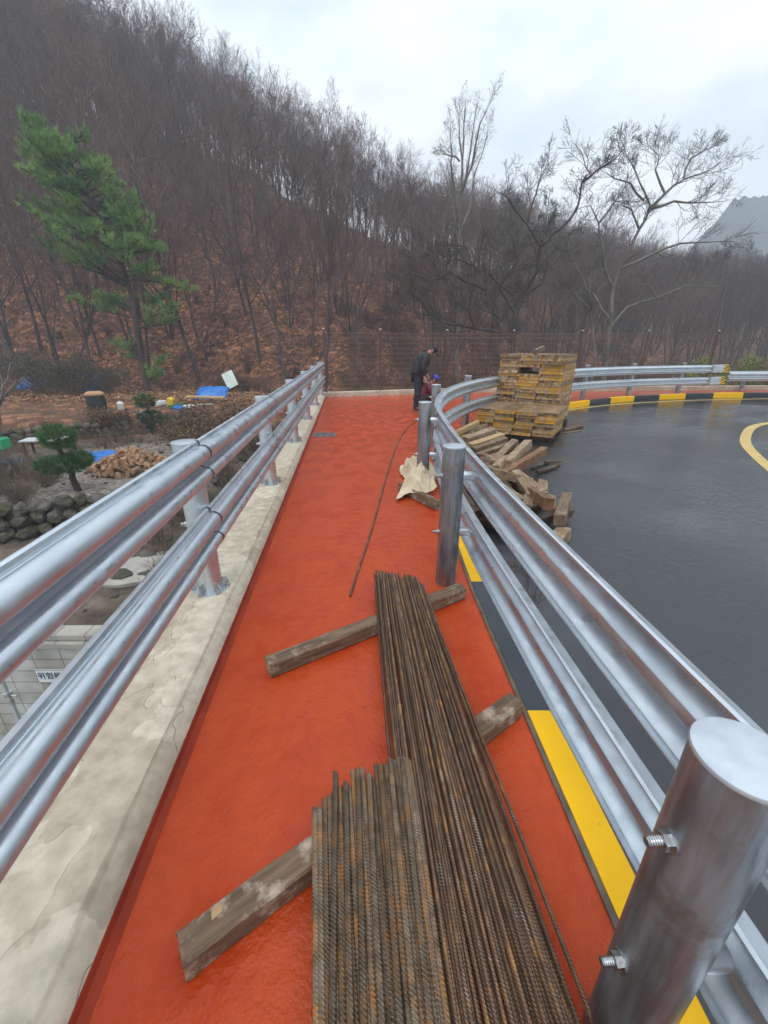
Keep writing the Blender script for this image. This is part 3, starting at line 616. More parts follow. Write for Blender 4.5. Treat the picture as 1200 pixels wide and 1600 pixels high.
# one long thin rod on the walkway
mb = MB(); q, _ = resample([(-.231, 2.41, .012), (-.20, 2.75, .008), (-.14, 3.22, .008), (-.06, 4.1, .01), (.03, 5.18, .012), (.12, 6.1, .01), (.24, 7.2, .008), (.42, 8.3, .02), (.68, 9.2, .05), (1.0, 10.1, .02), (1.3, 10.9, .01)], .03)
mb.tube(q, [.0085 * (1 + .1 * (k % 2)) for k in range(len(q))], 7); tag(mb.build('rebar', M['rust_thin']), 'single long bent rebar lying alone along the red walkway', 'rebar')

# ------------------------------------------------------------------ timbers
def timber_mesh(Lx, w_, h_, seed, m):
    rg = np.random.default_rng(seed); n = max(3, int(Lx / .08)); xs_ = np.linspace(-Lx / 2, Lx / 2, n); mb = MB(); b = min(w_, h_) * .07
    ring = [(-w_ / 2 + b, -h_ / 2), (w_ / 2 - b, -h_ / 2), (w_ / 2, -h_ / 2 + b), (w_ / 2, h_ / 2 - b), (w_ / 2 - b, h_ / 2), (-w_ / 2 + b, h_ / 2), (-w_ / 2, h_ / 2 - b), (-w_ / 2, -h_ / 2 + b)]
    V = np.zeros((n, 8, 3)); ch = rg.normal(0, .0012, (n, 8, 2)); 
    for i, x in enumerate(xs_):
        for j, (a, c) in enumerate(ring): V[i, j] = (x + (rg.normal(0, .004) if i in (0, n - 1) else 0), a + ch[i, j, 0], c + ch[i, j, 1])
    i = np.arange(n - 1)[:, None] * 8; k = np.arange(8)[None]; k2 = (k + 1) % 8
    mb.add(V.reshape(-1, 3), [(np.stack([i + k, i + k2, i + 8 + k2, i + 8 + k], -1).reshape(-1, 4), 0), (np.arange(8)[::-1][None], 0), (((n - 1) * 8 + np.arange(8))[None], 0)])
    return mb.mesh('timber', m)
def timber(p0, p1, w_, h_, m, label, group=None, roll=0., cat='timber', seed=None):
    p0 = Vector(p0); p1 = Vector(p1); dd = p1 - p0
    o = link('timber', timber_mesh(dd.length, w_, h_, seed or random.randrange(9999), M[m]), None, (p0 + p1) / 2)
    o.rotation_mode = 'QUATERNION'
    xq = dd.normalized(); yq = Vector((0, 0, 1)).cross(xq).normalized(); zq = xq.cross(yq)
    Mx = Matrix((xq, yq, zq)).transposed() @ Matrix.Rotation(roll, 3, 'X'); o.rotation_quaternion = Mx.to_quaternion()
    return tag(o, label, cat, group)
timber((-.60, 1.70, .046), (.53, 2.42, .046), .085, .085, 'wood_near', 'wet scarred timber under the far end of the rebar bundle', 'timbers carrying the rebars')
tb = timber((-.555, .60, .044), (.61, 1.46, .044), .088, .085, 'wood_stain', 'long timber with faded pink and white paint stains crossing beneath both rebar bundles', 'timbers carrying the rebars')
mb = MB(); mb.add([(-.635, .006, .0435), (-.605, .010, .0435), (-.600, .028, .0435), (-.63, .030, .0435), (-.635, .006, .0445), (-.605, .010, .0445), (-.600, .028, .0445), (-.63, .030, .0445)], [(np.array([[4, 5, 6, 7], [0, 1, 5, 4], [1, 2, 6, 5], [2, 3, 7, 6], [3, 0, 4, 7]]), 0)])
mb.build('torn_yellow_label', M['wood_pale'], tb)
pile = [  # p0, p1, w, h, material, label
 ((1.28, 7.72, .02), (2.02, 8.28, .08), .10, .10, 'wood_grey', 'grey timber at the far top of the loose pile, nearest the low panel stack'),
 ((1.25, 7.55, .06), (1.82, 8.15, .18), .09, .09, 'wood_pale', 'pale tan timber lying aslant at the far left of the loose pile'),
 ((1.38, 7.05, .06), (1.98, 7.58, .12), .14, .14, 'wood_grey', 'thick square-ended grey timber below the panel stack'),
 ((1.38, 6.62, .06), (2.03, 7.12, .13), .11, .11, 'wood_pale', 'bright fresh-cut yellowish timber in the loose pile'),
 ((1.40, 6.38, .05), (2.02, 6.88, .12), .10, .10, 'wood_grey', 'grey timber touching the bright fresh-cut one on its near side'),
 ((1.38, 6.05, .04), (2.12, 6.62, .12), .11, .10, 'wood_grey', 'second grey timber below the bright fresh-cut one'),
 ((1.40, 5.82, .04), (2.10, 6.42, .06), .09, .09, 'wood_brown', 'reddish timber wedged low in the middle of the loose pile'),
 ((1.44, 5.36, .12), (2.03, 6.44, .17), .10, .11, 'wood_grey', 'long pale grey timber on top in the middle of the loose pile'),
 ((1.62, 5.32, .12), (2.24, 6.40, .16), .12, .13, 'wood_grey', 'thick long grey timber right of its twin in the middle of the pile'),
 ((1.42, 4.95, .05), (2.40, 6.12, .12), .10, .12, 'wood_brown', 'long orange-brown timber slanting right across the pile'),
 ((1.62, 4.98, .02), (1.55, 3.66, .20), .10, .11, 'wood_brown', 'heavy brown timber resting on top of the nearer heap with its cut end facing us'),
 ((2.03, 4.35, .02), (1.66, 3.62, .05), .11, .11, 'wood_grey', 'split old timber at the right edge of the nearer heap'),
 ((1.72, 3.62, -.08), (1.55, 3.40, -.08), .13, .13, 'wood_grey', 'short stub of timber at the near tip of the heap'),
 ((1.92, 4.82, .02), (1.74, 4.32, .03), .11, .12, 'wood_grey', 'short grey timber standing proud at the back of the nearer heap'),
 ((1.88, 4.42, -.02), (1.70, 3.95, .0), .11, .10, 'wood_grey', 'short grey timber right of the heavy brown one'),
 ((1.74, 4.85, -.03), (1.6, 4.45, -.02), .1, .1, 'wood_dark', 'dark stub behind the heavy brown timber'),
 ((.98, 4.75, .0), (1.02, 3.62, .10), .10, .10, 'wood_dark', 'dark brown timber seen through the gap between the two rails'),
 ((.86, 4.9, .02), (.90, 3.95, .03), .09, .09, 'wood_dark', 'dark timber standing close behind the second post'),
 ((1.14, 4.6, -.04), (1.16, 3.7, -.02), .10, .10, 'wood_grey', 'grey timber low in the heap just inside the rail'),
 ((1.2, 4.95, .06), (1.45, 4.0, .08), .10, .09, 'wood_grey', 'weathered timber sloping toward the rail from the heavy brown one'),
 ((1.05, 5.3, .03), (1.5, 4.7, .05), .10, .10, 'wood_grey', 'weathered timber bridging the two heaps'),
 ((1.2, 5.7, .0), (1.55, 5.0, .02), .1, .1, 'wood_brown', 'red-brown end of a timber between the two heaps'),
 ((1.02, 6.1, .02), (1.5, 5.6, .05), .1, .1, 'wood_dark', 'dark timber beneath the middle of the pile beside the rail'),
]
for p0, p1, w_, h_, m, lb in pile: timber(p0, p1, w_, h_, m, lb, 'loose timbers piled on the road', roll=random.uniform(-.15, .15))
random.seed(77)
for k in range(11):
    c = Vector((1.22 + (.07 * k) % .3 + random.uniform(-.05, .25), 4.0 + .17 * k, .03 + .05 * (k % 3))); a = R(random.uniform(50, 125)); dv = Vector((math.cos(a), math.sin(a), random.uniform(-.1, .1))) * random.uniform(.24, .38)
    timber(c - dv, c + dv, .1, .095, random.choice(['wood_grey', 'wood_dark', 'wood_brown', 'wood_grey']), 'weathered timber jumbled against the inside of the curved rail', 'timbers jumbled against the curved rail', roll=random.uniform(-.3, .3))
for k in range(34):
    f = k / 33; c = Vector((1.32 + .33 * math.sin(k * 2.1) + .1 * f, 3.75 + 3.9 * f, -.095 + .055 * (k % 3))); a = R(random.uniform(20, 80)) if k % 3 else R(random.uniform(95, 150))
    dv = Vector((math.cos(a), math.sin(a), .02)) * random.uniform(.28, .42)
    timber(c - dv, c + dv, .095, .095, random.choice(['wood_dark', 'wood_grey', 'wood_dark']), 'half-hidden timber at the bottom of the loose pile', 'timbers buried in the bottom of the pile', roll=random.uniform(-.3, .3))
timber((.56, 4.02, .05), (.20, 4.62, .05), .085, .10, 'wood_near', 'dark worn timber stub on the red walkway under the sack', roll=.2)
for k, (a, b, c, d_) in enumerate([(2.22, 6.02, 2.60, 6.42), (2.22, 5.80, 2.66, 6.14), (2.5, 6.28, 2.78, 6.34)]):
    timber((a, b, -.13 + .012 * k), (c, d_, -.125 + .012 * k), .055, .035, 'wood_dark', 'thin wet dark batten lying flat on the road right of the pile', 'thin wet battens on the road')
timber((3.15, 9.3, 1.44), (3.45, 9.7, 1.52), .08, .10, 'wood_grey', 'short grey offcut propped on top of the tall panel stack')
timber((3.9, 9.02, -.13), (4.5, 9.5, -.13), .07, .035, 'wood_brown', 'thin brown batten on wet road at the foot of the tall stack')
timber((3.75, 8.72, -.14), (4.25, 9.0, -.14), .03, .015, 'wood_grey', 'thin pale lath lying on the wet road')

# woven sack
mb = MB(); nu, nv = 80, 90; V = np.zeros((nu, nv, 3))
for i in range(nu):
    for j in range(nv):
        u, v = i / (nu - 1), j / (nv - 1); cx = .22 + .42 * u + .05 * math.sin(v * 5); cyy = 5.55 - 1.35 * v * (1 - .45 * u) - .35 * u
        rd = lambda f_, q: (1 - abs(noise.noise(Vector((cx * f_, cyy * f_, q))) * 2.2)) 
        h = .17 * math.sin(math.pi * min(1, u * 1.15)) ** .8 * math.sin(math.pi * v) ** .7
        f1 = max(0, rd(5, 1)) ** 1.3 * .075 + max(0, rd(12, 4)) ** 1.3 * .03 + rd(28, 7) * .006
        edge = min(1, min(u, v, 1 - v) * 7)
        V[i, j] = (cx + noise.noise(Vector((v * 2.5, u * 2.5, 9))) * .08, cyy + noise.noise(Vector((u * 2.5, v * 2.5, 5))) * .12, .02 + (h + f1) * (.25 + .75 * edge) + .05 * sstep(.0, .3, np.float64(u)))
mb.grid(V); o = mb.build('sack', M['cloth'], smooth=True); sm = o.modifiers.new('s', 'SOLIDIFY'); sm.thickness = .004
tag(o, 'crumpled cream woven sack lying against the guardrail', 'sack')

# tangled wire
mb = MB()
for k in range(9):
    a = np.linspace(0, 2 * math.pi * random.uniform(.5, .95), 26) + random.uniform(0, 6); r1 = random.uniform(.12, .34)
    mb.tube(np.stack([1.02 + random.uniform(-.1, .1) + r1 * np.cos(a) * random.uniform(.5, 1), 2.9 + random.uniform(-.25, .25) + r1 * 1.3 * np.sin(a), -.14 + .02 * np.abs(np.sin(a * 2 + k))], -1), .0022, 4)
tag(mb.build('wire_tangle', M['rust_thin']), 'loose tangle of thin rusty tie wire on the dark asphalt', 'wire')

# ------------------------------------------------------------------ stacked form panels
def panel(wd, ln, th, fm, seed):
    rg = random.Random(seed); root = link('form_panel', None)
    mb = MB(); t_ = .006
    mb.box((-wd / 2 + t_ / 2, 0, 0), (t_, ln, th), bev=.0015); mb.box((wd / 2 - t_ / 2, 0, 0), (t_, ln, th), bev=.0015)
    for s_ in (-1, 1):
        mb.box((0, s_ * (ln / 2 - t_ / 2), 0), (wd - 2 * t_ - .002, t_, th), bev=.0015)
        for z_ in (-1, 1): mb.box((0, s_ * (ln / 2 + .001), z_ * (th / 2 - .005)), (wd - .01, .008, .009))
    for k in range(1, 5): mb.box((0, -ln / 2 + ln * k / 5, -.006), (wd - 2 * t_ - .002, .005, th * .6))
    fb = mb; mb = MB(); mb.box((0, 0, th / 2 - .007), (wd - 2 * t_ - .004, ln - 2 * t_ - .004, .011)); mb.build('plywood_face', M['form_face'], root)
    mb = fb
    for s_ in (-1, 1):
        for k in (-1, 0, 1): mb.box((k * wd * .32, s_ * (ln / 2 + .0005), -.004), (.016, .004, .012), mi=1)
        for k in range(-3, 4): mb.box((s_ * (wd / 2 + .0005), k * ln * .13, -.004), (.004, .018, .012), mi=1)
    mb.build('steel_frame', [fm, M['dark']], root)
    return root
protos = {}
def stack(origin, rz, cols, nl, th, ln, lab, grp, lean=0., shift=0., missing=(), yel=.35, top=None):
    U = Vector((math.cos(rz), math.sin(rz), 0)); W = Vector((-math.sin(rz), math.cos(rz), 0)); n_ = 0
    for l in range(nl):
        x = 0 
        cs = list(cols)
        if l % 4 == 3: cs = cs[::-1]
        full = len(cs)
        for c, wd in enumerate(cs):
            x += wd / 2
            if (l, c) not in missing:
                fm = 'form_yellow' if random.random() < yel else 'form_stain'; key = (wd, fm, ln)
                if key not in protos: protos[key] = panel(wd - .008, ln, th - .004, M[fm], 1); o = protos[key]
                else: o = copy_tree(protos[key])
                jx = random.uniform(-.012, .012); jy = random.uniform(-.045, .03) + shift * (l / nl)
                p = Vector(origin) + U * (x + jx + lean * l / nl) + W * (ln / 2 + jy) + Vector((0, 0, th * (l + .5)))
                o.location = p; o.rotation_euler = (0, 0, rz + random.uniform(-.02, .02))
                if l == nl - 1: tag(o, lab[1], 'form panel', grp + ', top layer')
                elif l == 0: tag(o, lab[2], 'form panel', grp + ', bottom layer')
                else: tag(o, lab[0], 'form panel', grp)
            x += wd / 2
# the tall stack stands on bearers; the low one leans a little
for a in (.15, 1.0):
    for st, (ox, oy, rz, wl) in enumerate(((2.60, 9.98, R(-34), 1.4), (1.86, 8.60, R(-30), 1.5))):
        U = Vector((math.cos(rz), math.sin(rz), 0)); W = Vector((-math.sin(rz), math.cos(rz), 0)); c = Vector((ox, oy, -.105))
        timber(c + W * a - U * .05, c + W * a + U * (wl + .05), .09, .085, 'wood_dark', ('dark bearer timber under the %s panel stack at its %s end' % (('tall', 'low')[st], 'near' if a < .5 else 'far')), 'bearers under the panel stacks')
stack((2.60, 9.98, -.06), R(-34), (.45, .45, .5), 22, .066, 1.2,
      ('cement-stained form panel somewhere in the middle of the tall stack', 'form panel in the top layer of the tall stack', 'form panel in the bottom layer of the tall stack'),
      'form panels in the tall stack', lean=.02, missing={(16, 1), (15, 1), (17, 1)} - {(15, 1)}, yel=.4)
stack((1.86, 8.60, -.06), R(-30), (.38, .38, .38, .38), 7, .066, 1.2,
      ('yellow-edged form panel inside the low stack', 'stained form panel in the top layer of the low stack', 'form panel in the bottom layer of the low stack'),
      'form panels in the low stack', lean=.06, shift=-.02, yel=.5)
bpy.context.view_layer.update()

# ------------------------------------------------------------------ people
def skin(name, joints, edges, m, parent, sub=2, mats2=None):
    me = bpy.data.meshes.new(name); me.from_pydata([j[0] for j in joints], edges, []); o = bpy.data.objects.new(name, me); COL.objects.link(o)
    md = o.modifiers.new('s', 'SKIN'); md.use_smooth_shade = True; md.branch_smoothing = .4
    if not me.skin_vertices: me.attributes.new  # data layer is created with the modifier
    for v, j in zip(me.skin_vertices[0].data, joints): v.radius = (j[1], j[2] if len(j) > 2 else j[1])
    me.skin_vertices[0].data[0].use_root = True
    ms = o.modifiers.new('u', 'SUBSURF'); ms.levels = sub; ms.render_levels = sub
    dg = bpy.context.evaluated_depsgraph_get(); nm = bpy.data.meshes.new_from_object(o.evaluated_get(dg)); bpy.data.objects.remove(o)
    nm.materials.clear(); nm.materials.append(m); nm.polygons.foreach_set('use_smooth', [True] * len(nm.polygons)); nm.name = name
    return link(name, nm, parent)
def ball(name, c, rad, m, parent, zmin=-9, seg=20, tilt=None):
    mb = MB(); V = []; 
    for i in range(seg // 2 + 1):
        a = math.pi * i / (seg // 2); 
        for j in range(seg): b = 2 * math.pi * j / seg; V.append((math.sin(a) * math.cos(b), math.sin(a) * math.sin(b), max(math.cos(a), zmin)))
    V = np.array(V) * np.array(rad)
    if tilt is not None: V = V @ np.array(tilt).T
    n = seg; i = np.arange(seg // 2)[:, None] * n; k = np.arange(n)[None]; k2 = (k + 1) % n
    mb.add(V + np.array(c), [(np.stack([i + k, i + n + k, i + n + k2, i + k2], -1).reshape(-1, 4), 0)]); return mb.build(name, m, parent, smooth=28)
def head(parent_body, c, fwd, up, capm, hairm, parent, brim=True, s=1.0):
    f = Vector(fwd).normalized(); u = Vector(up).normalized(); r_ = f.cross(u).normalized(); u = r_.cross(f); Mt = np.array([f, r_, u]).T  # columns
    P = lambda a, b, c_: tuple(np.array(c) + Mt @ np.array([a, b, c_]) * s)
    return P, Mt
def person(label, loc, J, caps, mats, helmet=False):
    root = thing('person', label, 'person', loc); m_top, m_leg = mats
    P, Mt = head(None, J['head'], J['f'], J['u'], None, None, None)
    # continuous body: head, neck, torso, arms with hands, legs
    jn = [(J['pelvis'], .10, .08), (J['belly'], .10, .08), (J['chest'], .11, .085), (J['neck'], .055), (P(-.02, 0, -.06), .055), (P(0, 0, .0), .082, .095), (P(-.01, 0, .07), .078, .088), (P(.0, 0, .115), .04)]
    ed = [(0, 1), (1, 2), (2, 3), (3, 4), (4, 5), (5, 6), (6, 7)]
    for s_ in ('L', 'R'):
        b = len(jn); jn += [(J['sh' + s_], .05), (J['el' + s_], .038), (J['wr' + s_], .028), (J['ha' + s_], .036, .022)]; ed += [(2, b), (b, b + 1), (b + 1, b + 2), (b + 2, b + 3)]
        b = len(jn); jn += [(J['hip' + s_], .07), (J['kn' + s_], .05), (J['an' + s_], .034), (J['to' + s_], .036)]; ed += [(0, b), (b, b + 1), (b + 1, b + 2), (b + 2, b + 3)]
    body = skin('body', jn, ed, M['skin'], root)
    for s_ in ('L', 'R'):      # fingers and thumb
        h = Vector(J['ha' + s_]); w0 = Vector(J['wr' + s_]); d_ = (h - w0).normalized(); sd = d_.cross(Vector((0, 1, .2))).normalized()
        cu = d_.cross(sd).normalized()
        for q in range(4):
            o_ = h + sd * (-.024 + .016 * q); ln_ = (.062, .07, .066, .052)[q]
            skin('finger', [(tuple(o_ - d_ * .01), .009), (tuple(o_ + d_ * ln_ * .5), .008), (tuple(o_ + d_ * ln_ * .8 + cu * .02), .0075), (tuple(o_ + d_ * ln_ * .9 + cu * .045), .006)], [(0, 1), (1, 2), (2, 3)], M['skin'], body, 1)
        skin('thumb', [(tuple(w0.lerp(h, .5) + sd * -.022), .011), (tuple(h + sd * -.045), .009), (tuple(h + sd * -.05 + d_ * .03 + cu * .015), .007)], [(0, 1), (1, 2)], M['skin'], body, 1)
    # clothing
    jt = [(tuple(Vector(J['pelvis']) + Vector((0, 0, -.03))), .20, .17), (J['pelvis'], .20, .17), (J['belly'], .19, .16), (J['chest'], .21, .17), (tuple(Vector(J['chest']).lerp(Vector(J['neck']), .7)), .12)]; et_ = [(0, 1), (1, 2), (2, 3), (3, 4)]
    jk = skin('jacket', jt, et_, m_top, root)
    for s_ in ('L', 'R'):
        sh = Vector(J['sh' + s_]); ch = Vector(J['chest']); el = Vector(J['el' + s_]); wr = Vector(J['wr' + s_])
        skin('sleeve', [(tuple(ch.lerp(sh, .45) + Vector((0, 0, .02))), .10), (tuple(sh), .105), (tuple(sh.lerp(el, .5)), .088), (tuple(el), .075), (tuple(el.lerp(wr, .92)), .052)], [(0, 1), (1, 2), (2, 3), (3, 4)], m_top, jk)
    nk = Vector(J['neck']); ck = Vector(J['chest']); skin('collar', [(tuple(ck.lerp(nk, .6)), .11), (tuple(ck.lerp(nk, 1.12)), .078)], [(0, 1)], m_top, jk)
    jl = [(J['pelvis'], .165, .14)]; el_ = []
    for s_ in ('L', 'R'):
        b = len(jl); jl += [(J['hip' + s_], .125), (J['kn' + s_], .09), (tuple(Vector(J['kn' + s_]).lerp(Vector(J['an' + s_]), .55)), .075), (tuple(Vector(J['an' + s_]) + Vector((0, 0, -.03))), .07)]; el_ += [(0, b), (b, b + 1), (b + 1, b + 2), (b + 2, b + 3)]
    skin('trousers', jl, el_, m_leg, root)
    for s_ in ('L', 'R'):
        a = Vector(J['an' + s_]); t_ = Vector(J['to' + s_]); dd = (t_ - a); dd.z = 0; dd.normalize()
        skin('shoe', [(tuple(a - dd * .05 + Vector((0, 0, -.045))), .042, .035), (tuple(a + dd * .05 + Vector((0, 0, -.045))), .045, .038), (tuple(a + dd * .17 + Vector((0, 0, -.052))), .042, .028)], [(0, 1), (1, 2)], M['blackcl'], root)
    # face, ears, hair and cap
    mb = MB(); mb.tube([P(.085, 0, .02), P(.10, 0, -.005), P(.112, 0, -.022), P(.092, 0, -.03)], [.010, .013, .016, .008], 8); mb.build('nose', M['skin'], body, smooth=True)
    for q in (-1, 1):
        ball('ear', P(-.01, q * .082, 0), (.022, .012, .033), M['skin'], body, tilt=Mt, seg=10); ball('eye', P(.082, q * .032, .022), (.008, .014, .007), M['blackcl'], body, tilt=Mt, seg=10)
    ball('mouth', P(.088, 0, -.05), (.006, .024, .006), M['redpl'], body, tilt=Mt, seg=10)
    ball('hair', P(-.018, 0, .022), (.094, .090, .095), M['hair'], body, zmin=-.45, tilt=Mt)
    cp = ball('cap', P(-.005, 0, .055), (.108, .098, .088 if not helmet else .10), caps, root, zmin=-.12, tilt=Mt, seg=24)
    mb = MB(); V = []
    for zz in (0, .006):
        for k in range(9): a = R(-62 + 15.5 * k); V.append(P(.10 * math.cos(a) - .01, .095 * math.sin(a), .052 + zz))
        for k in range(9): a = R(-62 + 15.5 * k); V.append(P(.10 + .085 * math.cos(a) ** .7 - .012, .09 * math.sin(a), .038 + zz))
    F = [(k, k + 1, 10 + k, 9 + k) for k in range(8)] + [(18 + k, 27 + k, 28 + k, 19 + k) for k in range(8)] + [(9 + k, 10 + k, 28 + k, 27 + k) for k in range(8)]
    mb.add(V, F); mb.build('brim', caps, cp)
    return root
Js = dict(pelvis=(-.02, 0, .90), belly=(.02, 0, 1.06), chest=(.14, 0, 1.28), neck=(.245, -.0, 1.385), head=(.335, -.02, 1.435), f=(.62, -.12, -.78), u=(.72, 0, .60),
          shL=(.17, .17, 1.33), elL=(.16, .22, 1.06), wrL=(.24, .13, .86), haL=(.27, .10, .80), shR=(.17, -.17, 1.33), elR=(.10, -.23, 1.07), wrR=(.14, -.20, .84), haR=(.16, -.19, .77),
          hipL=(-.01, .09, .84), knL=(.08, .10, .48), anL=(.06, .10, .10), toL=(.20, .10, .05), hipR=(-.01, -.09, .84), knR=(-.01, -.10, .47), anR=(-.06, -.12, .10), toR=(.07, -.15, .05))
p = person('man standing bent over in a black quilted jacket, navy trousers and black cap', (.86, 11.0, 0), Js, M['blackcl'], (M['jacket'], M['trousers'])); p.name = 'person'
Jc = dict(pelvis=(-.16, 0, .27), belly=(-.09, 0, .40), chest=(.04, 0, .58), neck=(.12, 0, .68), head=(.205, 0, .745), f=(.80, -.1, -.58), u=(.5, 0, .82),
          shL=(.08, .17, .62), elL=(.20, .22, .42), wrL=(.38, .14, .30), haL=(.43, .12, .24), shR=(.08, -.17, .62), elR=(.16, -.24, .40), wrR=(.34, -.16, .26), haR=(.39, -.14, .20),
          hipL=(-.14, .09, .25), knL=(.22, .14, .47), anL=(.06, .13, .10), toL=(.2, .14, .05), hipR=(-.14, -.09, .25), knR=(.22, -.14, .45), anR=(.06, -.14, .10), toR=(.2, -.15, .05))
person('person crouching beside the standing man, in a maroon jacket and blue cap', (1.07, 11.0, 0), Jc, M['bluecap'], (M['maroon'], M['blackcl']))
mb = MB(); mb.tube([(1.01, 10.78, .83), (1.10, 10.80, .70), (1.16, 10.82, .60)], .007, 8); tag(mb.build('stick', M['white']), 'thin white stick held in the standing man\'s hand', 'stick')

# ------------------------------------------------------------------ trees
def branch_pts(rg, p, d, length, n, wander, up):
    pts = [np.array(p, float)]; d = np.array(d, float)
    for i in range(n):
        d = d + rg.normal(0, wander, 3) + np.array([0, 0, up]); d /= np.linalg.norm(d); pts.append(pts[-1] + d * length / n)
    return np.array(pts), d
def grow(rg, mbs, p, d, length, r, lev, P):
    cfg = P[lev]; n = cfg.get('n', 4); pts, de = branch_pts(rg, p, d, length, n, cfg.get('w', .15), cfg.get('up', .03))
    rad = np.linspace(r, max(r * cfg.get('tip', .35), P['rmin']), n + 1); mbs[cfg['mb']].tube(pts, rad, cfg.get('s', 3), cap=False)
    spawn(rg, mbs, pts, rad, length, lev, P)
def spawn(rg, mbs, pts, rad, length, lev, P, start=None):
    cfg = P[lev]
    if lev + 1 not in P or not isinstance(P[lev + 1], dict): return
    n = len(pts) - 1; c = cfg['c']; c = rg.integers(c[0], c[1] + 1)
    for k in range(c):
        f = rg.uniform(cfg.get('from', .3) if start is None else start, 1) if k else 1.0
        i = min(int(f * n), n - 1); g = f * n - i; q = pts[i] * (1 - g) + pts[i + 1] * g; rr_ = rad[i] * (1 - g) + rad[i + 1] * g
        t = pts[i + 1] - pts[i]; t /= np.linalg.norm(t); a = rg.normal(0, 1, 3); a -= a.dot(t) * t; a /= np.linalg.norm(a)
        sp = R(rg.uniform(*cfg.get('ang', (25, 55)))) * (1 if k else .4)
        dd = t * math.cos(sp) + a * math.sin(sp); dd[2] += cfg.get('lift', .0); dd /= np.linalg.norm(dd)
        grow(rg, mbs, q, dd, length * rg.uniform(*cfg.get('len', (.45, .7))) * (1.15 - .5 * f), rr_ * cfg.get('rr', .6), lev + 1, P)
def hill_tree(seed, H, forked=False):
    rg = np.random.default_rng(seed); mbs = [MB(), MB()]
    P = {'rmin': .010, 0: dict(mb=0, n=7, s=6, w=.05, up=.04, c=(8, 11), ang=(18, 42), len=(.40, .58), tip=.25, **{'from': .28}), 1: dict(mb=0, n=5, s=4, w=.10, up=.06, c=(5, 7), ang=(18, 42), len=(.42, .62)),
         2: dict(mb=1, n=3, s=3, w=.13, up=.06, c=(4, 6), ang=(20, 45), len=(.45, .7)), 3: dict(mb=1, n=2, s=3, w=.16, up=.05, c=(2, 3), ang=(20, 45), len=(.45, .75)), 4: dict(mb=1, n=2, s=3, w=.15, up=.05)}
    if forked:
        for k in range(3):
            a = k * 2.1 + rg.uniform(0, 1); sp = .32; grow(rg, mbs, (0.05 * math.cos(a), .05 * math.sin(a), -.3), (math.cos(a) * sp, math.sin(a) * sp, 1), H * rg.uniform(.75, 1), .10, 0, {**P, 0: {**P[0], 'c': (5, 7)}})
    else: grow(rg, mbs, (0, 0, -.3), (rg.normal(0, .06), rg.normal(0, .06), 1), H, H * .0125, 0, P)
    return mbs[0].arr(), mbs[1].arr(), mbs
TPL = []
for k in range(8):
    H = (11.5, 10.5, 12.5, 9.5, 12, 8.5, 11, 7)[k]; a, b, mbs = hill_tree(100 + k, H, k in (3, 5, 7))
    TPL.append((mbs[0].mesh('trunk', M['bark'], True), mbs[1].mesh('crown', M['twig']), a, b))
THt = [float(np.percentile(t_[3][0][:, 2], 99.7)) for t_ in TPL]
def toplimit(x, y, s, k, f=1.0):
    t = x / y; s *= 1.12 + .35 * (t < -.28 and y > 50); lim = float(np.interp(t, [-.9, -.65, -.39, -.2, -.1, 0, .1, .2, .39, .6, 1], [.72, .66, .545, .455, .42, .365, .325, .305, .24, .19, .165])) * f
    H = THt[k] * .98; return max(.25, min(s * 1.0, (lim * y + 1.6 - ztf(x, y)) / H))
def put_tree(k, x, y, s, rz, label, group, tilt=(0, 0), z=None):
    o = link('bare_tree', None, None, (x, y, (ztf(x, y) if z is None else z) - .1)); o.rotation_euler = (tilt[0], tilt[1], rz); o.scale = (s, s, s); tag(o, label, 'tree', group)
    link('trunk', TPL[k][0], o); link('crown', TPL[k][1], o); return o
# named trees at the foot of the slope
foot = [(-12.0, 28.5, 1.0, 2, 'bare tree with a fan of stems from low down, right of the green pine'), (-8.3, 29.5, 1.05, 0, 'tall straight grey-trunked bare tree on the leafy slope, left of the mesh fence'),
        (-6.3, 27.5, .85, 4, 'slim bare tree just left of the end of the straight guardrail'), (-3.6, 27.2, .8, 6, 'dark slender bare tree rising behind the left end of the mesh fence'),
        (-18.5, 27.5, .75, 6, 'dark leaning bare tree at the far left under the pine branches'), (-21.5, 29.5, .9, 5, 'spreading dark bare tree at the left edge of the photo'),
        (-15.7, 29.2, .7, 4, 'thin bare tree directly behind the pine trunk'), (-1.5, 26, .8, 2, 'bare tree rising behind the standing man')]
random.seed(11)
for (x, y, s, k, lb) in foot: put_tree(k, x, y, toplimit(x, y, s, k, .85), random.uniform(0, 6), lb, None, tilt=(random.uniform(-.05, .05), random.uniform(-.12, .12)))
pts_ = [(f[0], f[1]) for f in foot]; cand = []; tries = 0
while len(cand) < 900 and tries < 90000:
    tries += 1; t = random.uniform(-1.05, .95); f = random.random() ** .85; yf, yr, hr = [float(q) for q in hillp(t)]; y = yf + 1.2 + f * (yr - yf + 8); x = t * y
    md = 2.5 if y < 42 else 1.9
    if y < 24.5 and x < 10: continue
    if all((x - a) ** 2 + (y - b) ** 2 > md * md for a, b in pts_): pts_.append((x, y)); cand.append((x, y))
cand.sort(key=lambda c: math.hypot(*c)); NI = 285
def zone(x, y):
    t = x / y; d_ = 'low on the slope' if y < 38 else ('halfway up the slope' if y < 55 else 'near the ridge')
    s_ = 'left of the pine' if t < -.62 else 'above and behind the pine' if t < -.42 else 'between the pine and the straight guardrail end' if t < -.12 else 'behind the mesh fence and walkway end' if t < .22 else 'in the misty wood at right'
    return 'bare brown tree %s, %s' % (d_, s_), 'bare trees %s, %s' % (d_, s_)
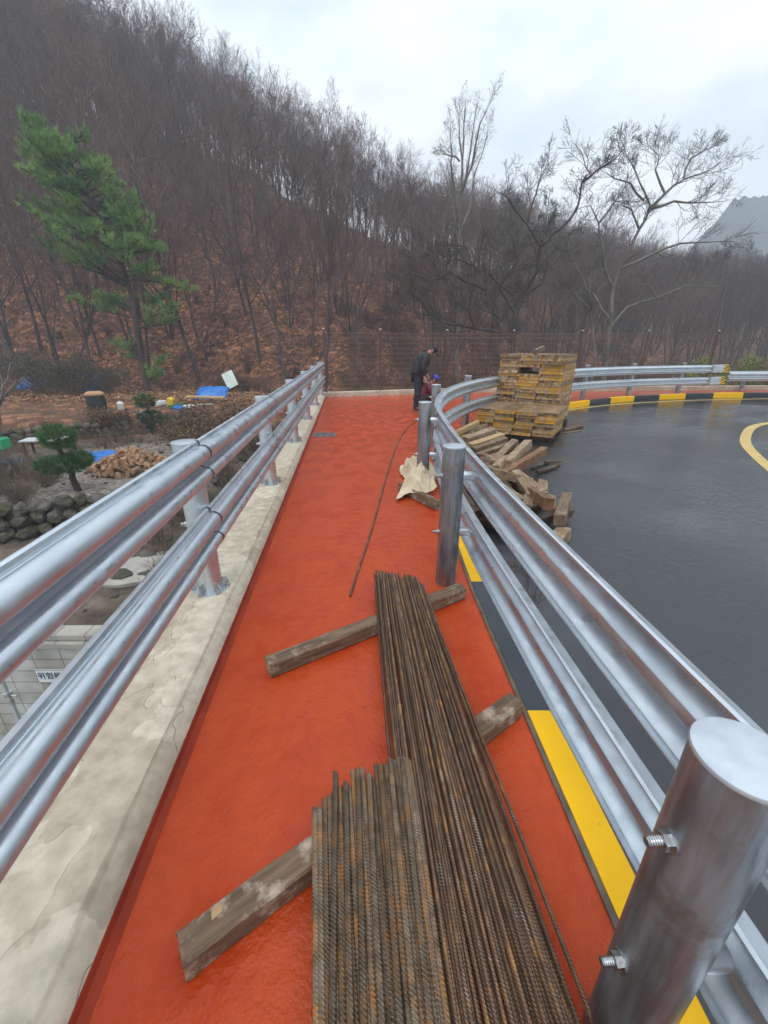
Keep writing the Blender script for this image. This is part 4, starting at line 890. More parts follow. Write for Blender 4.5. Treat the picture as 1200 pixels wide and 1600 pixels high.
for (x, y) in cand[:NI]:
    lb, gp = zone(x, y); kk = random.randrange(8); put_tree(kk, x, y, toplimit(x, y, random.uniform(.75, 1.12) * (.85 if y < 34 else 1), kk, random.uniform(.86, 1.03) if y > 45 else random.uniform(.6, .9)), random.uniform(0, 6.28), lb, gp, tilt=(random.uniform(-.06, .06), random.uniform(-.08, .08)))
def scatter(dst_list, arrs, x, y, z, s, rz, tx=0, ty=0):
    Mx = Matrix.Translation((x, y, z)) @ Matrix.Rotation(rz, 4, 'Z') @ Matrix.Rotation(tx, 4, 'X') @ Matrix.Scale(s, 4)
    for mb_, a in zip(dst_list, arrs): mb_.addm(a, Mx, None)
far_t, far_c = MB(), MB()
for (x, y) in cand[NI:]:
    k = random.randrange(8); Mx = Matrix.Translation((x, y, ztf(x, y) - .1)) @ Matrix.Rotation(random.uniform(0, 6.28), 4, 'Z') @ Matrix.Scale(toplimit(x, y, random.uniform(.85, 1.15), k, random.uniform(.9, 1.03)), 4)
    far_c.addm(TPL[k][2], Mx, 0); far_c.addm(TPL[k][3], Mx, 1)
tag(far_c.build('far_wood', [M['bark'], M['twig']]), 'mass of bare brown trees fading into mist along the ridge', 'wood', kind='stuff')

# undergrowth
def bush_arr(seed, h, spread, n=26, r=.012, sub=3):
    rg = np.random.default_rng(seed); mb = MB()
    for k in range(n):
        a = rg.uniform(0, 6.28); s_ = rg.uniform(.1, spread); pts, dd = branch_pts(rg, (rg.normal(0, .15) * spread, rg.normal(0, .15) * spread, 0), (math.cos(a) * s_, math.sin(a) * s_, 1), h * rg.uniform(.6, 1.1), 4, .14, -.01)
        mb.tube(pts, np.linspace(r, r * .4, 5), 3, cap=False)
        for q in range(sub):
            i = rg.integers(1, 4); p2_, _ = branch_pts(rg, pts[i], dd + rg.normal(0, .6, 3), h * rg.uniform(.2, .45), 2, .2, .02); mb.tube(p2_, [r * .6, r * .45, r * .3], 3, cap=False)
    return mb.arr()
B_ = [bush_arr(40 + k, 1.4, .8) for k in range(5)]
bm_ = MB(); random.seed(5)
for k in range(1500):
    t = random.uniform(-1.0, 1.05); yf = float(hillp(t)[0]); y = yf - 1.5 + random.random() ** 2.0 * 34
    if t > .0: y = 17.6 + random.random() ** 1.3 * 34
    if -.15 < t <= .0: y = 19 + random.random() * 18
    x = t * y
    if y < 17.5 and x > -2.5: continue
    if t < -.1 and random.random() < .8: continue
    if t > .25 and random.random() < .5: continue
    Mx = Matrix.Translation((x, y, ztf(x, y) - .05)) @ Matrix.Rotation(random.uniform(0, 6.28), 4, 'Z') @ Matrix.Scale(random.uniform(.6, 1.25) * (1.25 if t > .02 else .8), 4); bm_.addm(random.choice(B_), Mx, 0)
tag(bm_.build('undergrowth', M['brush']), 'tangled brown leafless undergrowth on the slope and behind the fence', 'undergrowth', kind='stuff')
# leaf litter, real leaves on the lower slope
rg = np.random.default_rng(3); nl = 60000; t = rg.uniform(-1.0, .5, nl); y = 18 + rg.random(nl) ** 1.3 * 28; x = t * y
ok = (y > np.where(x > -3, 18, 20.5)); x, y = x[ok], y[ok]; z = zt(x, y) + .03; n = len(x); a = rg.uniform(0, 6.28, n); s_ = rg.uniform(.05, .11, n); tx = rg.normal(0, .5, n); ty = rg.normal(0, .5, n)
c, s2 = np.cos(a) * s_, np.sin(a) * s_; V = np.stack([np.stack([x + c, y + s2, z + tx * c + .02], -1), np.stack([x - s2 * .6, y + c * .6, z + ty * c + .0], -1), np.stack([x - c, y - s2, z + ty * s2 + .02], -1), np.stack([x + s2 * .6, y - c * .6, z + tx * s2 + .02], -1)], 1)
mb = MB(); mb.add(V.reshape(-1, 3), [(np.arange(n * 4).reshape(-1, 4), 0)]); F = mb.F[0][0]; mi = rg.integers(0, 3, n); mb.F = [(F[mi == k], k) for k in range(3)]
lm = [mat('dry_leaf_orange', (.30, .135, .06), rough=.8), mat('dry_leaf_brown', (.15, .065, .03), rough=.8), mat('dry_leaf_tan', (.42, .25, .15), rough=.8)]
tag(mb.build('leaf_litter', lm), 'fallen orange-brown leaves covering the lower slope', 'leaf litter', kind='stuff')

# three individually shaped trees behind the fence
SK = {
'crooked': ((5.52, 19, .77), .6, [[(0.0, -2.4), (0.0, 0.0), (-0.02, 0.77), (-0.1, 2.0), (0.21, 2.7), (0.6, 3.61), (0.6, 4.38), (0.03, 5.11), (-0.53, 5.63), (-0.88, 6.03), (-0.74, 6.42)], [(0.6, 4.38), (1.06, 4.8), (1.72, 5.32), (1.99, 5.83), (1.99, 6.52), (2.29, 6.81), (1.97, 7.28), (1.53, 7.74)], [(-0.02, 0.77), (-0.52, 1.27), (-0.68, 1.88), (-1.1, 2.11), (-1.31, 2.93), (-1.18, 3.61), (-1.11, 4.16), (-0.54, 4.69)], [(-0.52, 1.27), (-1.64, 1.45), (-2.99, 1.69), (-3.53, 2.0), (-4.2, 2.11), (-4.99, 2.11)], [(-1.31, 2.93), (-2.04, 3.16), (-1.9, 3.83), (-2.14, 4.48), (-3.02, 4.59), (-3.91, 5.01)], [(-1.17, 3.5), (-0.32, 2.82), (0.09, 2.59)], [(1.99, 6.52), (2.51, 6.9), (3.14, 7.28), (3.29, 7.65)], [(0.21, 2.7), (0.92, 3.16), (1.05, 4.05), (1.45, 4.69), (1.91, 4.91)], [(0.03, 5.11), (0.18, 5.83), (0.33, 6.42), (0.59, 7.09)], [(-2.99, 1.69), (-2.29, 1.14), (-1.05, 0.89), (-0.22, 0.77)], [(-2.04, 3.16), (-2.84, 3.61), (-3.59, 3.27), (-4.37, 3.61), (-5.26, 3.27)], [(-1.9, 3.83), (-2.61, 4.05), (-3.23, 3.83), (-4.01, 4.27)], [(-.1, 2.0), (-.9, 2.9), (-.3, 3.8), (-.6, 4.6)], [(-1.64, 1.45), (-2.0, 2.1), (-2.6, 2.5), (-2.9, 3.1)], [(-3.53, 2.0), (-3.9, 2.6), (-4.6, 2.7)]], .13, ('bark_dark', 'bark_dark'), 'crooked dark spreading tree just behind the fence, limbs reaching left over the men'),
'big': ((11.74, 23.5, .73), .6, [[(0.0, -2.4), (0.0, 0.0), (-0.15, 0.95), (-0.21, 2.31), (-0.37, 3.47), (-0.15, 4.71), (0.36, 5.91), (0.66, 6.55), (0.55, 7.05), (-0.07, 7.78), (-0.5, 8.38), (-0.89, 8.85)], [(0.63, 6.67), (1.23, 7.3), (1.85, 7.78), (2.67, 8.02), (3.55, 8.5)], [(0.77, 6.74), (1.75, 7.02), (2.96, 6.99), (4.42, 7.11)], [(-0.37, 3.47), (-1.01, 4.3), (-1.56, 5.52), (-1.81, 6.04), (-2.38, 6.67), (-3.25, 6.42)], [(-0.15, 4.3), (1.07, 4.85), (2.21, 5.25), (3.76, 5.25), (4.73, 5.12)], [(-0.24, 2.01), (-1.12, 3.18), (-2.2, 3.89), (-3.26, 4.58)], [(-0.13, 1.71), (0.62, 2.6), (2.14, 3.04), (3.6, 3.61), (5.83, 3.61), (7.06, 3.75)], [(0.32, 7.05), (-0.49, 7.66), (-1.4, 7.78), (-2.04, 8.02)], [(1.23, 7.3), (0.7, 8.26), (0.84, 8.85), (0.3, 9.31)], [(1.85, 7.78), (2.06, 8.61), (2.69, 8.96), (3.09, 9.08)], [(-1.81, 6.04), (-1.35, 6.8), (-1.0, 7.3), (-1.03, 8.14)], [(0.36, 5.91), (-0.27, 6.67), (-0.93, 6.92)], [(2.14, 3.04), (1.33, 3.75), (0.98, 3.18)], [(3.6, 3.61), (4.03, 4.3), (4.9, 4.58)]], .15, ('bark_pale', 'twig_pale'), 'tallest wide-crowned bare tree on the right against the misty sky'),
'poplar': ((4.27, 26, .1), .4, [[(0.0, -1.5), (0.0, 0.0), (-0.07, 3.09), (-0.28, 6.2), (-0.31, 8.61), (-0.32, 10.58), (-0.34, 12.42)], [(-0.31, 8.61), (0.1, 9.68), (0.3, 11.21), (0.69, 12.06)], [(-0.29, 9.41), (-0.54, 10.96), (-0.55, 12.06)], [(-0.38, 7.64), (-0.95, 9.68), (-1.1, 10.83)], [(-0.31, 8.61), (-0.05, 9.94), (0.09, 11.82)], [(-0.33, 6.93), (0.15, 7.92), (0.35, 9.54), (0.85, 11.21)], [(-0.47, 10.0), (-0.9, 10.17), (-1.39, 10.26)], [(-0.3, 6.49), (-0.68, 7.92), (-0.91, 9.01)]], .15, ('bark_pale', 'bark_pale'), 'tall narrow pale-barked tree with upright broken branches, poking above the skyline'),
'second': ((10.51, 22, .78), .5, [[(0, -2.4), (0.0, 0.0), (-0.46, 1.6), (-0.87, 2.98), (-1.65, 4.03), (-2.37, 4.79)], [(-0.67, 2.3), (-1.45, 2.84), (-2.16, 3.51), (-2.58, 4.29)], [(-0.87, 2.98), (-0.91, 4.03), (-0.77, 4.79)]], .11, ('bark_pale', 'twig_pale'), 'thinner leaning bare tree left of the wide-crowned one'),
}
for nm, (b, dep, Ls, r0, (m1, m2), lb) in SK.items():
    rg = np.random.default_rng(len(nm) * 7 + 1); mbs = [MB(), MB()]; root = thing('bare_tree', lb, 'tree', b)
    bpts = []
    up = nm == 'poplar'
    P = {'rmin': .006, 0: dict(rr=.38, c=(13, 17), ang=(25, 70) if not up else (8, 24), mb=0, lift=.12, len=(.30, .52)), 1: dict(mb=1, n=6, s=4, w=.17 if not up else .08, up=.03, c=(5, 8), ang=(22, 50), len=(.5, .85), tip=.3, rr=.55), 2: dict(mb=1, n=4, s=3, w=.22, up=.05, c=(3, 5), ang=(20, 50), len=(.6, 1.0), tip=.45, rr=.55), 3: dict(mb=1, n=3, s=3, w=.2, up=.05, tip=.6)}
    if up: P[0]['c'] = (9, 12); P[1]['c'] = (2, 4); P[1]['mb'] = 0
    for li, l in enumerate(Ls):
        l = np.array(l); y0q = min(bpts, key=lambda b_: (b_[0] - l[0][0]) ** 2 + (b_[2] - l[0][1]) ** 2)[1] if bpts else 0.0; steps = np.r_[0, np.cumsum(np.linalg.norm(np.diff(l, axis=0), axis=1))]
        dirn = rg.uniform(.12, .38) * (1 if rg.random() < .5 else -1) * dep if li else 0
        yy = y0q + dirn * steps + np.cumsum(rg.normal(0, .05, len(l)))
        p3 = np.stack([l[:, 0], yy, l[:, 1]], -1)
        # refine with a little kink
        q = [p3[0]]
        for a, c_ in zip(p3[:-1], p3[1:]): q += [(a + c_) / 2 + rg.normal(0, .03, 3), c_]
        p3 = np.array(q); p3[0, 1] = y0q; bpts += [p3[i_] * (1 - g_) + p3[i_ + 1] * g_ for i_ in range(len(p3) - 1) for g_ in (0, .33, .66)]; ln_ = steps[-1]; ra = r0 if li == 0 else r0 * (.5 if ln_ > 3 else .36)
        rad = np.linspace(ra, ra * .10 if li else ra * .2, len(p3)) if li else ra * (1 - .9 * np.linspace(0, 1, len(p3)) ** .7)
        mbs[0].tube(p3, rad, 9, cap=False); spawn(rg, mbs, p3, rad, min(max(ln_, 1.8), 2.8) * (1 if li else .8) * (.8 if up else .85), 0, P, start=.25 if li else .35)
    mbs[0].build('trunk', M[m1], root, smooth=True); mbs[1].build('crown', M[m2], root, smooth=False)

# pines
def tuft(mb, rg, c, d, s, n=16):
    d = d / np.linalg.norm(d); V = []; 
    for k in range(n):
        a = rg.normal(0, 1, 3); a -= a.dot(d) * d; a /= np.linalg.norm(a) + 1e-9; sp = rg.uniform(.2, 1.15); v = d * math.cos(sp) + a * math.sin(sp); v[2] += .15
        b = np.cross(v, rg.normal(0, 1, 3)); b /= np.linalg.norm(b) + 1e-9; o = c - d * s * rg.uniform(0, .8); V += [o - b * s * .045, o + b * s * .045, o + v * s]
    mb.add(np.array(V), [(np.arange(n * 3).reshape(-1, 3), 0)])
def pine(loc, trunk, r0, limbs, label, name='pine_tree', seed=1, ts=.2, m='needle', tuftn=16, group=None, nsub=(5, 8)):
    rg = np.random.default_rng(seed); root = thing(name, label, 'tree', loc, group=group); tr, nd = MB(), MB(); T = np.array(trunk, float)
    tr.tube(T, r0 * (1 - .85 * np.linspace(0, 1, len(T))), 9, cap=False); zz = T[:, 2]
    for (h, az, ln_, upd) in limbs:
        p = np.array([np.interp(h, zz, T[:, k]) for k in range(3)]); d = np.array([math.cos(R(az)), math.sin(R(az)), upd]); 
        pts, de = branch_pts(rg, p, d, ln_, 6, .10, .035); rr_ = .018 + .018 * ln_; tr.tube(pts, np.linspace(rr_, rr_ * .25, 7), 5, cap=False)
        for k in range(int(ln_ * rg.uniform(*nsub))):
            f = rg.uniform(.3, 1); i = min(int(f * 6), 5); g_ = f * 6 - i; q = pts[i] * (1 - g_) + pts[i + 1] * g_; t_ = pts[i + 1] - pts[i]; t_ /= np.linalg.norm(t_)
            sd = rg.normal(0, .75, 3); sd[2] = abs(sd[2]) * .45 + .05; dd = t_ * .6 + sd; dd /= np.linalg.norm(dd); l2 = rg.uniform(.25, .85) * (1.3 - f * .6) * min(1, ln_ / 2 + .3)
            p2_, d2 = branch_pts(rg, q, dd, l2, 3, .12, .08); tr.tube(p2_, [.012, .009, .007, .005], 3, cap=False)
            for w_ in range(max(2, int(l2 * 7))): 
                g2_ = rg.uniform(.25, 1) * 3; i2 = min(int(g2_), 2); c = p2_[i2] + (p2_[i2 + 1] - p2_[i2]) * (g2_ - i2) + rg.normal(0, .05, 3); tuft(nd, rg, c, d2 + rg.normal(0, .35, 3) + np.array([0, 0, .3]), ts * rg.uniform(.8, 1.3), tuftn)
    tr.build('trunk', M['bark'], root, smooth=True); nd.build('crown', M[m], root); return root
rg = np.random.default_rng(9); limbs = []
for k in range(64):
    h = 5.6 + 6.0 * (k / 63) ** .9; f = (h - 5.6) / 6.0; az = rg.uniform(0, 360) if k % 3 else rg.choice([172, 188, 5, 355]); left = math.cos(R(az)) < 0
    ln_ = (4.9 if left else 3.2) * (1 - .62 * f) * rg.uniform(.7, 1.1) * (1 if abs(math.cos(R(az))) > .5 else .75); limbs.append((h, az, ln_, .30 + .35 * f if left else .05 + .4 * f))
limbs += [(4.1, 185, 2.9, .18), (4.4, 170, 2.4, .2), (3.9, -8, 2.5, .12), (3.6, 12, 2.1, .0), (4.7, 20, 2.0, .1), (4.6, 200, 1.8, .3), (1.4, 10, 1.3, .25), (1.9, 175, 1.0, .3), (.9, -10, 1.5, .3), (2.4, 170, 1.6, .1)]
pine((-13.7, 25, -1.2), [(0, 0, -.3), (0.02, 0, 1.81), (0.14, 0, 3.78), (0.14, .1, 5.03), (-0.02, .1, 6.51), (-0.43, .2, 8.2), (-1.14, .2, 9.79), (-1.6, .2, 11.05), (-1.8, .2, 11.8)], .20, limbs, 'big bright green leaning pine standing alone at the foot of the bare slope', seed=4, ts=.21, nsub=(9, 13))
def simple_pine(x, y, H, label, seed, s=1.0, group=None):
    rg = np.random.default_rng(seed); lb_ = [(H * (.25 + .72 * k / 26), rg.uniform(0, 360), H * .24 * (1 - .75 * k / 26) * rg.uniform(.7, 1.1), .25) for k in range(27)]
    return pine((x, y, ztf(x, y) - .1), [(0, 0, 0), (.1, 0, H * .4), (0, 0, H * .75), (.05, 0, H)], .14, lb_, label, seed=seed, ts=.42, m='needle_dark', tuftn=9, group=group, nsub=(3, 4))
for k, (x, y, H, lb) in enumerate([(17, 52, 12, 'dark evergreen rising behind the wide-crowned bare tree'), (12.5, 48, 11, 'dark evergreen half hidden behind the crooked tree\'s upper limbs'), (-38, 62, 13, 'dark evergreen among bare trunks high at upper left'),
        (-30, 60, 12, 'dark evergreen on the upper slope above the pine top'), (62, 88, 14, 'misty evergreen at the right edge below the distant mountain'), (54, 84, 13, 'misty evergreen left of the leaning pole'), (72, 95, 15, 'misty evergreen farthest right under the mountain'), (24, 60, 10, 'faint evergreen in the mist right of the wide-crowned tree')]):
    simple_pine(x, y, H, lb, 60 + k)
# utility pole
mb = MB(); mb.tube([(0, 0, -2.5), (-.15, 0, 2), (-.75, 0, 7.2)], [.16, .15, .12], 10); tag(mb.build('utility_pole', M['wood_dark'], loc=(33.2, 45, ztf(33.2, 45) - 0 + 2.2)), 'leaning bare wooden utility pole standing in the misty wood at right', 'pole')

# leafy shrub at right beyond the rail
def leafball(mb, rg, c, rad, n, ls):
    u = rg.normal(0, 1, (n, 3)); u /= np.linalg.norm(u, axis=1)[:, None]; p = np.array(c) + u * np.array(rad) * (rg.random((n, 1)) ** .4) * (1 + .25 * np.sin(u[:, :1] * 5 + c[0]))
    a = rg.normal(0, 1, (n, 3)); a /= np.linalg.norm(a, axis=1)[:, None]; b = np.cross(a, rg.normal(0, 1, (n, 3))); b /= np.linalg.norm(b, axis=1)[:, None]; s_ = ls * rg.uniform(.6, 1.3, (n, 1))
    V = np.stack([p - a * s_, p + b * s_ * .5, p + a * s_, p - b * s_ * .5], 1); mb.add(V.reshape(-1, 3), [(np.arange(n * 4).reshape(-1, 4), 0)])
for k, (x, y, lb) in enumerate([(12.9, 17.3, 'yellow-green leafy shrub behind the chevron end of the guardrail'), (14.7, 17.6, 'yellow-green leafy shrub behind the single thick rail'), (17.0, 18.2, 'yellow-green leafy shrub at the far right edge')]):
    rg = np.random.default_rng(80 + k); s_ = thing('leafy_shrub', lb, 'shrub', (x, y, -.9)); mb = MB(); st = MB()
    for q in range(7): leafball(mb, rg, (rg.normal(0, .45), rg.normal(0, .25), 1.35 + rg.normal(0, .25)), (.42, .38, .36), 260, .05)
    for q in range(8): st.tube(branch_pts(rg, (rg.normal(0, .1), rg.normal(0, .1), -.6), (rg.normal(0, .3), rg.normal(0, .3), 1), 2.1, 5, .1, 0)[0], [.02, .018, .015, .012, .009, .006], 5, cap=False)
    mb.build('foliage', M['leaf'], s_); st.build('stems', M['bark'], s_)

# ------------------------------------------------------------------ garden below on the left
# block retaining wall with cap and sign
bw = thing('block_wall', 'grey concrete block retaining wall below the bridge, carrying a small sign', 'wall', (-8.0, 4.62, -4.2))
mb = MB(); mb.box((0, 0, 1.0), (13.4, .2, 2.0)); mb.build('blockwork', M['blocks'], bw)
mb = MB()
for r_ in range(2):
    for k in range(34): mb.box((-6.6 + .4 * k + random.uniform(-.004, .004), -.012 + .03 * r_ + random.uniform(-.004, .004), 2.052 + r_ * .102), (.393, .26 - .04 * r_, .098), bev=.012)
mb.build('cap_courses', M['concrete'], bw)
sg = thing('sign', 'small white sign with dark blue Korean lettering fixed on the grey block wall', 'sign', (-4.36, 4.508, -2.68))
mb = MB(); mb.box((0, 0, 0), (.95, .01, .24), bev=.002); mb.build('sign_board', M['white'], sg)
mb = MB()
for (a, b, c, d_) in ((-.468, .108, .468, .114), (-.468, -.114, .468, -.108), (-.468, -.108, -.462, .108), (.462, -.108, .468, .108)): mb.box(((a + c) / 2, -.0065, (b + d_) / 2), (c - a, .003, d_ - b))
mb.build('sign_border', M['signblue'], sg)
cu = bpy.data.curves.new('lettering', 'FONT'); cu.body = '위험물주유취급소'; cu.size = .122; cu.align_x = 'CENTER'; cu.align_y = 'CENTER'; cu.extrude = .0012; cu.offset = .0022; to = bpy.data.objects.new('lettering', cu); COL.objects.link(to)
dg = bpy.context.evaluated_depsgraph_get(); tm = bpy.data.meshes.new_from_object(to.evaluated_get(dg)); bpy.data.objects.remove(to); tm.materials.clear(); tm.materials.append(M['signblue']); o = link('lettering', tm, sg, (0, -.0075, 0)); o.rotation_euler = (R(90), 0, 0)
# scaffold pipes
for k, (p0, p1, lb) in enumerate([((-4.62, 3.9, -1.9), (-4.62, 3.9, -4.2), 'steel scaffold tube with a clamp standing before the block wall'), ((-4.95, 3.6, -2.9), (-4.95, 3.6, -4.2), 'shorter steel scaffold tube beside the clamped one')]):
    s_ = thing('scaffold_tube', lb, 'pipe', p1); h = p0[2] - p1[2]; mb = MB(); mb.tube([(0, 0, 0), (0, 0, h)], .024, 16); mb.build('tube', M['galv'], s_, smooth=60)
    if k == 0: mb = MB(); mb.tube([(0, 0, h - .52), (0, 0, h - .46)], .045, 16); mb.tube([(0, 0, h - .49), (.12, -.02, h - .5)], .012, 8); mb.tube([(0, 0, h - .64), (0, 0, h - .56)], .031, 16); mb.build('clamp', M['bolt'], s_, smooth=50)
mb = MB(); q, _ = resample([(-2.9, 2.2, -3.9), (-2.6, 2.4, -3.2), (-2.5, 2.9, -2.9), (-2.7, 3.4, -3.3), (-2.9, 3.6, -4.1)], .08); mb.tube(q, .045, 12); tag(mb.build('hose', M['dark'], smooth=True), 'thick black hose looping up below the parapet', 'hose')

# boulders
def rock_mesh(seed, m, sub=2, am=.25):
    import bmesh
    bm = bmesh.new(); bmesh.ops.create_icosphere(bm, subdivisions=sub, radius=1)
    for v in bm.verts: n_ = noise.noise(v.co * 1.3 + Vector((seed * 7.3, 0, 0))); v.co *= 1 + am * n_ * 1.6; v.co += Vector([round(c * 2.2) / 2.2 - c for c in v.co]) * .35
    me = bpy.data.meshes.new('stone'); bm.to_mesh(me); bm.free(); me.materials.append(m); return me
def mesh_arr(me):
    V = np.zeros(len(me.vertices) * 3); me.vertices.foreach_get('co', V); F = np.zeros(len(me.polygons) * 3, int); me.polygons.foreach_get('vertices', F); return V.reshape(-1, 3), [(F.reshape(-1, 3), 0)]
RK = [rock_mesh(k, M['stone']) for k in range(6)]; RA = [mesh_arr(r_) for r_ in RK]
def stone_wall(p0, p1, h, zb, rows, label, sz=.28, m='stone', lean=.25):
    p0 = np.array(p0, float); p1 = np.array(p1, float); Ld = np.linalg.norm(p1 - p0); u = (p1 - p0) / Ld; nrm = np.array([u[1], -u[0]]); mb = MB()
    for r_ in range(rows):
        s_ = random.uniform(0, sz)
        while s_ < Ld:
            w_ = sz * random.uniform(.7, 1.6); c = p0 + u * (s_ + w_ / 2) - nrm * (lean * r_ / rows); z = zb + h * (r_ + .5) / rows
            Mx = Matrix.Translation((c[0], c[1], z + random.uniform(-.04, .04))) @ Matrix.Rotation(math.atan2(u[1], u[0]) + random.uniform(-.2, .2), 4, 'Z') @ Matrix.Rotation(random.uniform(-.3, .3), 4, 'Y') @ Matrix.Diagonal((w_ * .56, sz * .7, h / rows * .62, 1)); mb.addm(random.choice(RA), Mx, 0); s_ += w_
    return tag(mb.build('stone_wall', M[m]), label, 'wall')
random.seed(3)
stone_wall((-10.2, 6.3), (-4.6, 9.2), .95, -2.35, 4, 'lower dry stone retaining wall of mossy boulders below the topiary pine', .30)
stone_wall((-17, 10.8), (-9.4, 15.4), .75, -1.75, 4, 'upper mossy stone terrace wall behind the blue tarpaulin', .24)
stone_wall((-9.4, 15.4), (-6.6, 18.0), .5, -1.6, 2, 'short stone terrace wall running behind the rubble heap', .4)
mb = MB()
for k in range(170):
    y = random.uniform(6.2, 15); x = -2.1 - .1 * y + random.gauss(0, .55) - .8; s_ = random.uniform(.06, .22)
    mb.addm(random.choice(RA), Matrix.Translation((x, y, ztf(x, y) + s_ * .1)) @ Matrix.Rotation(random.uniform(0, 6), 4, 'Z') @ Matrix.Diagonal((s_, s_ * .8, s_ * .6, 1)), 0)
for k in range(260):
    x = random.uniform(-11, -3.2); y = random.uniform(5, 17); s_ = random.uniform(.02, .07); mb.addm(random.choice(RA), Matrix.Translation((x, y, ztf(x, y) + s_ * .3)) @ Matrix.Rotation(random.uniform(0, 6), 4, 'Z') @ Matrix.Diagonal((s_, s_ * .8, s_ * .6, 1)), 0)
tag(mb.build('gully_stones', M['stone']), 'scattered grey stones and pebbles in the gully beside the bridge', 'stones', kind='stuff')
def chunk_mesh(seed):
    rg = np.random.default_rng(seed); mb = MB(); mb.box((0, 0, 0), (1.9, 1.8, 1.8), bev=.25); V = mb.V[0]; mb.V[0] = V * rg.uniform(.75, 1.1, (1, 3)) + rg.normal(0, .16, V.shape); return mb.mesh('rubble_piece', M['rubble'])
RB = [chunk_mesh(20 + k) for k in range(6)]
for k in range(260):
    a = random.uniform(0, 6.28); r_ = random.random() ** .6; hx, hy = 1.15 * r_ * math.cos(a), .8 * r_ * math.sin(a); x, y = -6.55 + hx - hy * .1, 10.6 + hy; h = .55 * max(0, 1 - r_ ** 1.3)
    o = link('rubble_piece', random.choice(RB), None, (x, y, ztf(x, y) + .04 + h * random.uniform(.75, 1))); q = random.uniform(.042, .075); o.scale = (q * 1.5, q, q * .75); o.rotation_euler = (random.uniform(0, 3), random.uniform(0, 3), random.uniform(0, 3))
    tag(o, 'fist-sized tan rubble piece in the heap beside the guardrail', 'rubble', 'tan rubble pieces in the heap')
mb = MB(); V = np.zeros((12, 24, 3))
for i in range(12):
    for j in range(24): r_ = i / 11; a = j / 23 * 2 * math.pi; x, y = -6.55 + 1.05 * r_ * math.cos(a), 10.6 + .72 * r_ * math.sin(a); V[i, j] = (x, y, ztf(x, y) - .03 + .5 * (1 - r_ ** 1.3))
mb.grid(V); tag(mb.build('rubble_core', M['kerbside']), 'earthy core of the tan rubble heap', 'rubble', kind='stuff')

# concrete slab in the gully
mb = MB(); q = [(-5.2, 5.95), (-4.4, 5.9), (-3.3, 6.35), (-3.1, 7.0), (-4.2, 7.15), (-5.0, 6.7)]; mb.prism(q, -2.4, -2.09); tag(mb.build('concrete_slab', M['concrete']), 'broken pale concrete slab on the bare soil beside the guardrail', 'slab')

# tarps, boards, junk
def tarp(c, sx_, sy_, rz, label, m='tarp', h=.08, lift=0., seed=0, n=26):
    mb = MB(); V = np.zeros((n, n, 3)); cz = ztf(*c)
    for i in range(n):
        for j in range(n):
            u, v = i / (n - 1) * 2 - 1, j / (n - 1) * 2 - 1; V[i, j] = (u * sx_ + noise.noise(Vector((v * 2, seed, 0))) * .08, v * sy_ + noise.noise(Vector((u * 2, seed, 4))) * .08, .03 + h * (1 - max(abs(u), abs(v)) ** 3) + abs(noise.noise(Vector((u * 4, v * 4, seed)))) * .10 + lift * (v + 1) / 2)
    mb.grid(V); o = mb.build('tarpaulin', M[m], smooth=True, loc=(c[0], c[1], cz)); o.rotation_euler.z = rz; s_ = o.modifiers.new('s', 'SOLIDIFY'); s_.thickness = .006
    return tag(o, label, 'tarpaulin')
tarp((-8.15, 11.5), .62, .42, R(12), 'flat bright blue tarpaulin on the gravel behind the topiary pine', lift=.12, seed=1)
tarp((-8.6, 21.5), .75, .5, R(5), 'crumpled blue tarpaulin on the leafy bank beside a plank', lift=.45, seed=2, h=.22)
tarp((-10.3, 11.2), .35, .22, 0, 'small blue sheet under the white table', seed=3)
tarp((-17.1, 25.6), .35, .5, 0, 'blue tarpaulin bundle with white top at the foot of the slope, left of the pine', lift=.6, seed=4, h=.5)
tarp((-21.5, 26.5), .8, .4, 0, 'dull blue tarpaulin half hidden by dark shrubs at far left', lift=.5, seed=5, h=.3)
def board(name, c, size, rot, m, label, cat): mb = MB(); mb.box((0, 0, 0), size, bev=min(size) * .15); o = mb.build(name, M[m], loc=(c[0], c[1], ztf(c[0], c[1]) + c[2])); o.rotation_euler = [R(a) for a in rot]; return tag(o, label, cat)
board('board', (-8.6, 24.3, .75), (.62, .05, .95), (-28, -25, 10), 'palegreen', 'pale green-white board tilted on the brown bank', 'board')
board('plank', (-8.3, 19.9, .25), (1.7, .35, .06), (4, 2, 4), 'wood_pale', 'weathered pale plank lying before the crumpled blue tarpaulin', 'plank')
tbq = thing('table', 'low white-topped table against the mossy terrace wall', 'table', (-9.85, 12.1, ztf(-9.85, 12.1))); tbq.rotation_euler.z = R(12)
mb = MB(); mb.box((0, 0, .5), (1.25, .5, .05), bev=.01); mb.build('tabletop', M['white'], tbq)
for a in (-.55, .55):
    for b in (-.2, .2): mb = MB(); mb.box((a, b, .24), (.05, .05, .47)); mb.build('leg', M['wood_dark'], tbq)
pt = thing('plastic_pot', 'rounded faded orange plastic tub at the left edge of the garden', 'tub', (-10.9, 10.6, ztf(-10.9, 10.6) + .25))
ball('tub_body', (0, 0, 0), (.62, .45, .33), M['orange'], pt, seg=24)
bk = thing('plastic_crate', 'green plastic crate with a red lid hanging at the small garden tree', 'crate', (-10.35, 11.0, ztf(-10.35, 11.0) + .62))
mb = MB(); mb.box((0, 0, 0), (.5, .3, .3), bev=.03); mb.build('crate_body', M['green'], bk); mb = MB(); mb.box((-.2, 0, .19), (.28, .26, .06), bev=.02); mb.build('lid', M['redpl'], bk)
